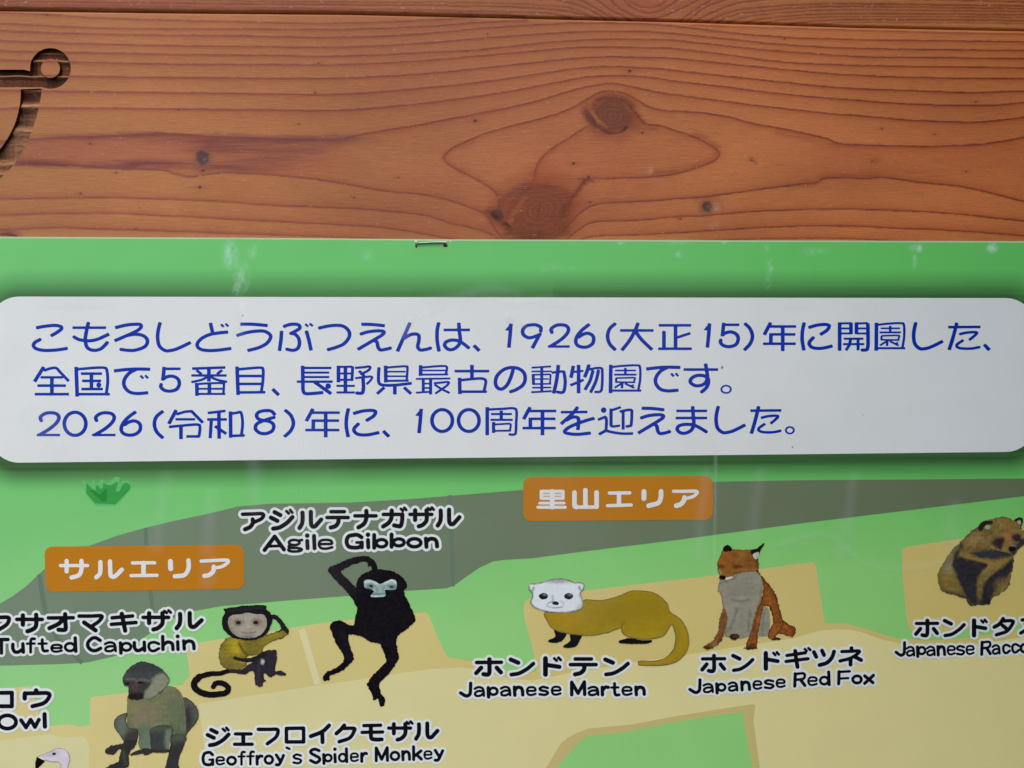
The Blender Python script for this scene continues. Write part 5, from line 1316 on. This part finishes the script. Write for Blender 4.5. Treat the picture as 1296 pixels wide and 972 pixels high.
paint('chest', fx, 10, poly(t("212,345 330,300 480,272 540,330 556,400 545,490 505,595 478,690 450,800 380,825 270,818 238,780 262,660 236,590 206,465 184,440 196,380"), n=4), bbq(Q, 165, 250, 580, 845), c8(127, 124, 107, k=kl),
      [(stroke(t("342,590 310,690 270,770"), 1.5), c8(95, 95, 82, k=kl), 2.5, .8), (stroke(t("455,600 440,700 440,770"), 1.5), c8(100, 99, 86, k=kl), 2.5, .8), (stroke(t("300,512 380,524 440,510"), .9), c8(81, 80, 71, k=kl), 1.5, .8), (stroke(t("370,500 410,490"), .9), c8(151, 143, 124, k=kl), 1.5, .7), (stroke(t("205,380 300,345 330,320"), 1.0), c8(91, 90, 80, k=kl), 2, .8), (E(Q, 380, 430, 110, 80), c8(120, 117, 101, k=kl), 8, .8), (stroke(t("235,600 250,780"), 1.6), c8(112, 82, 54, k=kl), 2.5, .8), (stroke(t("545,400 520,560 480,680"), 1.5), c8(128, 101, 74, k=kl), 2.5, .7), (stroke(t("390,600 380,780"), 2.5), c8(117, 116, 101, k=kl), 3, .6)],
      outline=(c8(93, 84, 67, k=kl), 1.5, .7), seed=65, wob=1.5, mott=.09)
for cx, cy, rx, ry in ((322, 815, 42, 26), (660, 832, 38, 12), (458, 908, 46, 10)):
    paint('paw', fx, 11, E(Q, cx, cy, rx, ry), bbq(Q, cx - 70, cy - 45, cx + 70, cy + 45), c8(44, 28, 22, k=kl), [(E(Q, cx + 5, cy - 8, rx * .5, ry * .5), c8(88, 57, 35, k=kl), 2, .7)], seed=66, wob=1.0, st=.45)
hd = paint('head', fx, 12, poly(t("212,130 232,104 300,100 400,102 478,104 512,170 520,250 488,280 400,285 330,302 302,322 262,345 214,342 198,310 188,262 184,215"), n=4), bbq(Q, 165, 85, 545, 365), c8(121, 80, 34, k=kl),
      [(E(Q, 250, 190, 50, 60), c8(137, 77, 22, k=kl), 6, .7), (E(Q, 212, 240, 26, 14), c8(83, 34, 16, k=kl), 2, .9), (E(Q, 345, 240, 38, 14), c8(78, 36, 17, k=kl), 2, .9), (stroke(t("310,130 312,250"), .8), c8(104, 60, 22, k=kl), 1.5, .6), (E(Q, 440, 200, 50, 60), c8(112, 69, 29, k=kl), 6, .6), (stroke(t("330,270 440,268 490,262"), 1.0), c8(140, 91, 44, k=kl), 2, .7), (E(Q, 195, 290, 14, 22), c8(127, 126, 110, k=kl), 2, .8), (stroke(t("500,180 515,260"), 1.4), c8(70, 41, 23, k=kl), 2, .7)], outline=(c8(76, 45, 25, k=kl), 1.5, .8), seed=67, wob=1.3, mott=.2)
paint('nose', hd, 13, E(Q, 222, 330, 27, 19), bbq(Q, 180, 295, 270, 365), c8(15, 11, 12, k=kl), seed=68, st=.4)
paint('mouth', hd, 13, poly(t("250,332 300,322 300,335 262,350 245,345")), bbq(Q, 235, 310, 315, 365), c8(181, 178, 162, k=kl), seed=68, st=.4)
paint('ear', hd, 13, poly(t("232,112 230,80 262,62 292,80 302,106 262,116")), bbq(Q, 210, 45, 320, 130), c8(17, 14, 14, k=kl), seed=69, st=.45, wob=1)
er = paint('ear', hd, 13, poly(t("455,108 500,92 562,48 558,75 535,105 518,160 498,185 468,152"), n=3), bbq(Q, 435, 35, 580, 200), c8(22, 18, 17, k=kl), seed=69, st=.45, wob=.8)
paint('ear_lining', er, 14, poly(t("470,140 520,120 516,158 498,184 475,160")), bbq(Q, 455, 110, 535, 200), c8(166, 161, 146, k=kl), seed=70, st=.45)

# --- raccoon dog
Q = (1176, 645, 7.477); t = T(Q); kl = .57
BR = c8(98, 81, 42, k=kl); DK = c8(33, 33, 39, k=kl)
body = poly(t("560,100 610,85 680,68 760,80 800,102 842,78 880,85 884,130 872,180 905,210 930,260 905,325 850,372 802,440 798,540 768,640 762,710 700,780 592,842 584,892 540,906 470,900 400,913 370,890 348,842 280,822 160,786 105,738 84,640 90,590 150,480 200,400 270,330 380,220 500,128"), n=4)
rc = paint('raccoon_dog_picture', sign, 9, body, bbq(Q, 60, 50, 950, 930), BR,
      [(poly(t("90,600 200,420 260,470 230,560 300,760 160,780")), c8(112, 96, 44, k=kl), 8, .8), (E(Q, 175, 500, 40, 80), c8(102, 104, 84, k=kl), 6, .8), (stroke(t("270,330 380,230 500,140"), 3), c8(66, 54, 36, k=kl), 5, .7), (E(Q, 420, 280, 90, 50), c8(124, 102, 66, k=kl), 8, .8), (E(Q, 700, 140, 110, 50), c8(122, 98, 56, k=kl), 8, .8),
       (poly(t("280,360 330,400 560,480 700,470 780,445 760,490 560,600 470,600 540,520 400,490 290,450")), c8(120, 98, 52, k=kl), 4, .9),
       (poly(t("245,440 300,455 410,492 550,525 495,590 452,680 455,860 370,850 290,700 232,560 215,520")), DK, 2.5, .97), (poly(t("600,610 700,545 785,470 792,545 700,700 600,800 582,882 500,890 512,740 540,670")), DK, 2.5, .97),
       (poly(t("400,410 480,392 560,380 680,385 790,432 640,462 500,458 440,440")), c8(40, 40, 46, k=kl), 2.5, .97), (stroke(t("250,440 280,380 300,340"), 2.2), c8(38, 32, 34, k=kl), 2.5, .9), (stroke(t("300,460 420,490 540,525"), 1.4), c8(24, 20, 24, k=kl), 2, .8), (stroke(t("155,775 240,800 330,832"), 2.4), c8(44, 42, 40, k=kl), 3, .9), (E(Q, 690, 730, 60, 70), c8(112, 92, 54, k=kl), 6, .7), (poly(t("365,850 590,850 585,905 370,912")), c8(28, 28, 34, k=kl), 3, .8), (stroke(t("465,850 470,900"), .7), c8(70, 68, 66, k=kl), 1.5, .6)],
      outline=(c8(58, 52, 40, k=kl), 1.6, .75), label_='painted brown raccoon dog with dark chest at the right edge', seed=81, wob=2.2, mott=.24)
fc = paint('face', rc, 10, poly(t("560,330 600,240 680,190 760,165 850,185 905,215 932,265 905,325 850,372 805,432 740,405 640,385")), bbq(Q, 540, 150, 950, 450), c8(112, 92, 52, k=kl),
      [(E(Q, 755, 235, 50, 34), c8(134, 84, 50, k=kl), 4, .9), (E(Q, 745, 300, 30, 60), c8(128, 92, 50, k=kl), 4, .9), (poly(t("575,305 640,262 710,270 705,330 668,380 610,345")), c8(34, 27, 31, k=kl), 2.6, .97), (poly(t("780,250 830,225 870,245 875,300 820,310 790,290")), c8(36, 29, 33, k=kl), 2.6, .97),
       (poly(t("745,355 790,335 850,300 930,260 935,310 850,375 805,432 760,400")), c8(36, 32, 36, k=kl), 2.4, .95), (E(Q, 790, 342, 24, 9), c8(120, 110, 86, k=kl), 2, .8), (E(Q, 725, 365, 24, 18), c8(126, 104, 56, k=kl), 3, .8), (stroke(t("560,330 620,240 700,190 780,168"), 2.5), BR, 6, .9)], seed=83, wob=.5, mott=.24)
paint('nose', fc, 11, E(Q, 786, 372, 34, 22), bbq(Q, 735, 335, 840, 410), c8(18, 15, 18, k=kl), seed=84, wob=.9, st=.45)
er = paint('ear', rc, 10, stroke(t("485,175 520,130 590,120"), 3.4, 2.2), bbq(Q, 440, 85, 630, 220), c8(30, 27, 26, k=kl), seed=86, wob=1)
paint('ear_lining', er, 11, E(Q, 553, 166, 28, 20), bbq(Q, 510, 135, 600, 200), c8(126, 134, 112, k=kl), seed=87, st=.45, wob=.8)
er = paint('ear', rc, 10, poly(t("800,100 842,78 882,84 884,130 866,160 850,130 830,112")), bbq(Q, 780, 60, 905, 180), c8(34, 30, 28, k=kl), seed=88, st=.45)
paint('ear_lining', er, 11, poly(t("832,112 858,98 870,120 860,145")), bbq(Q, 815, 85, 890, 160), c8(142, 130, 110, k=kl), seed=89, st=.45)

# --- flamingo peeping in from below
Q = (0, 870, 8.1); t = T(Q); kl = .82
fl = paint('flamingo_picture', sign, 9, poly(t("378,718 430,690 520,655 560,630 612,621 670,638 708,685 716,745 700,800 690,900 680,1100 600,1100 612,900 618,800 602,768 540,764 480,752 440,748 405,735"), n=4), bbq(Q, 340, 600, 740, 1120), c8(206, 196, 204, k=kl),
      [(E(Q, 640, 690, 50, 40), c8(214, 200, 212, k=kl), 4, .7), (stroke(t("450,700 540,700"), 1), c8(150, 142, 150, k=kl), 2.5, .5), (stroke(t("400,725 440,735"), 1.2), c8(214, 206, 206, k=kl), 2, .7), (E(Q, 570, 665, 50, 26), c8(178, 164, 176, k=kl), 4, .6)], outline=(c8(88, 82, 84, k=kl), 1.0, .85), label_='painted pale flamingo head at the lower left', seed=91, wob=.4, mott=.05)
paint('beak', fl, 10, poly(t("372,728 385,714 420,735 455,752 440,778 400,815 382,850 366,850 360,800")), bbq(Q, 345, 700, 470, 865), c8(16, 13, 16, k=kl), seed=92, wob=.5, st=.45)
paint('eye', fl, 10, E(Q, 556, 682, 20, 13), bbq(Q, 520, 655, 590, 705), c8(44, 38, 44, k=kl), seed=93, st=.4)

# ------------------------------------------------------------------ the staple
def tube(name, path, r, mat, parent=None, n=10):
    p = np.asarray(path, float)
    Vv, pl = [], []
    for i in range(len(p)):
        d = p[min(i + 1, len(p) - 1)] - p[max(i - 1, 0)]; d /= np.linalg.norm(d)
        a = np.cross(d, [0.13, .2, 1.0]); a /= np.linalg.norm(a); b = np.cross(d, a)
        for k in range(n):
            th = 2 * math.pi * k / n
            Vv.append(p[i] + r * (math.cos(th) * a + .7 * math.sin(th) * b))
    for i in range(len(p) - 1):
        for k in range(n):
            pl.append([i * n + k, i * n + (k + 1) % n, (i + 1) * n + (k + 1) % n, (i + 1) * n + k])
    caps = np.array([list(range(n))[::-1], list(range((len(p) - 1) * n, len(p) * n))])
    return make_mesh(name, np.array(Vv), [np.array(pl), caps], mat, parent, smooth=True)
a = P([527.0], [308.2], SIGN_Y)[0]; b = P([565.0], [306.9], SIGN_Y)[0]
off = -.00055
up_ = np.array([0, 0, 1.0])
def lp(f, y, dz=0):
    q = a * (1 - f) + b * f; q = q.copy(); q[1] = y; q[2] += dz; return q
st_path = [lp(0, .0015, -.0009), lp(0, -.0012, -.0009), lp(0.004, SIGN_Y + off * .55, -.0004), lp(.03, SIGN_Y + off, -.0001)] + [lp(f, SIGN_Y + off, .0001 * math.sin(f * 3.1)) for f in (.1, .3, .5, .7, .9)] + [lp(.97, SIGN_Y + off, -.0002), lp(.997, SIGN_Y + off * .5, -.0007), lp(1.0, -.0012, -.0011), lp(1.0, .0015, -.0011)]
sp_ = tube('staple', st_path, .00042, STEEL)
tag(sp_, 'thin bent steel staple through the top edge of the green sign', 'staple')
for (cx, cy, rx, ry) in [(526.9, 310.4, 1.6, 3.4), (563.9, 310.4, 2.9, 2.8)]:
    h = flat('staple_hole', None, 3, colourfn=lambda x, y: np.where((np.hypot((x - cx) / rx, (y - cy) / ry) < 1.0)[:, None], np.array([[.022, .007, .003]]), np.array([[.50, .52, .33]])),
             st=.3, sdf=lambda X_, Y_: sd_ell(X_, Y_, cx + .2, cy + .6, rx + .55, ry + .55) + .5 * vnoise(X_, Y_, 1.5, 1.5, 5), bbox=(cx - 7, cy - 7, cx + 7, cy + 8))
for i, s_ in enumerate(["524,304.3 528,304 528.6,306 525,306.4", "562,304.6 566,304.4 565.5,306 562.4,306.2", "568.5,304.6 570.6,304.4 571,306.8 569.5,305.8"]):
    flat('torn_edge', pts(s_), 3.2, colour=(.66, .86, .66), st=.3)
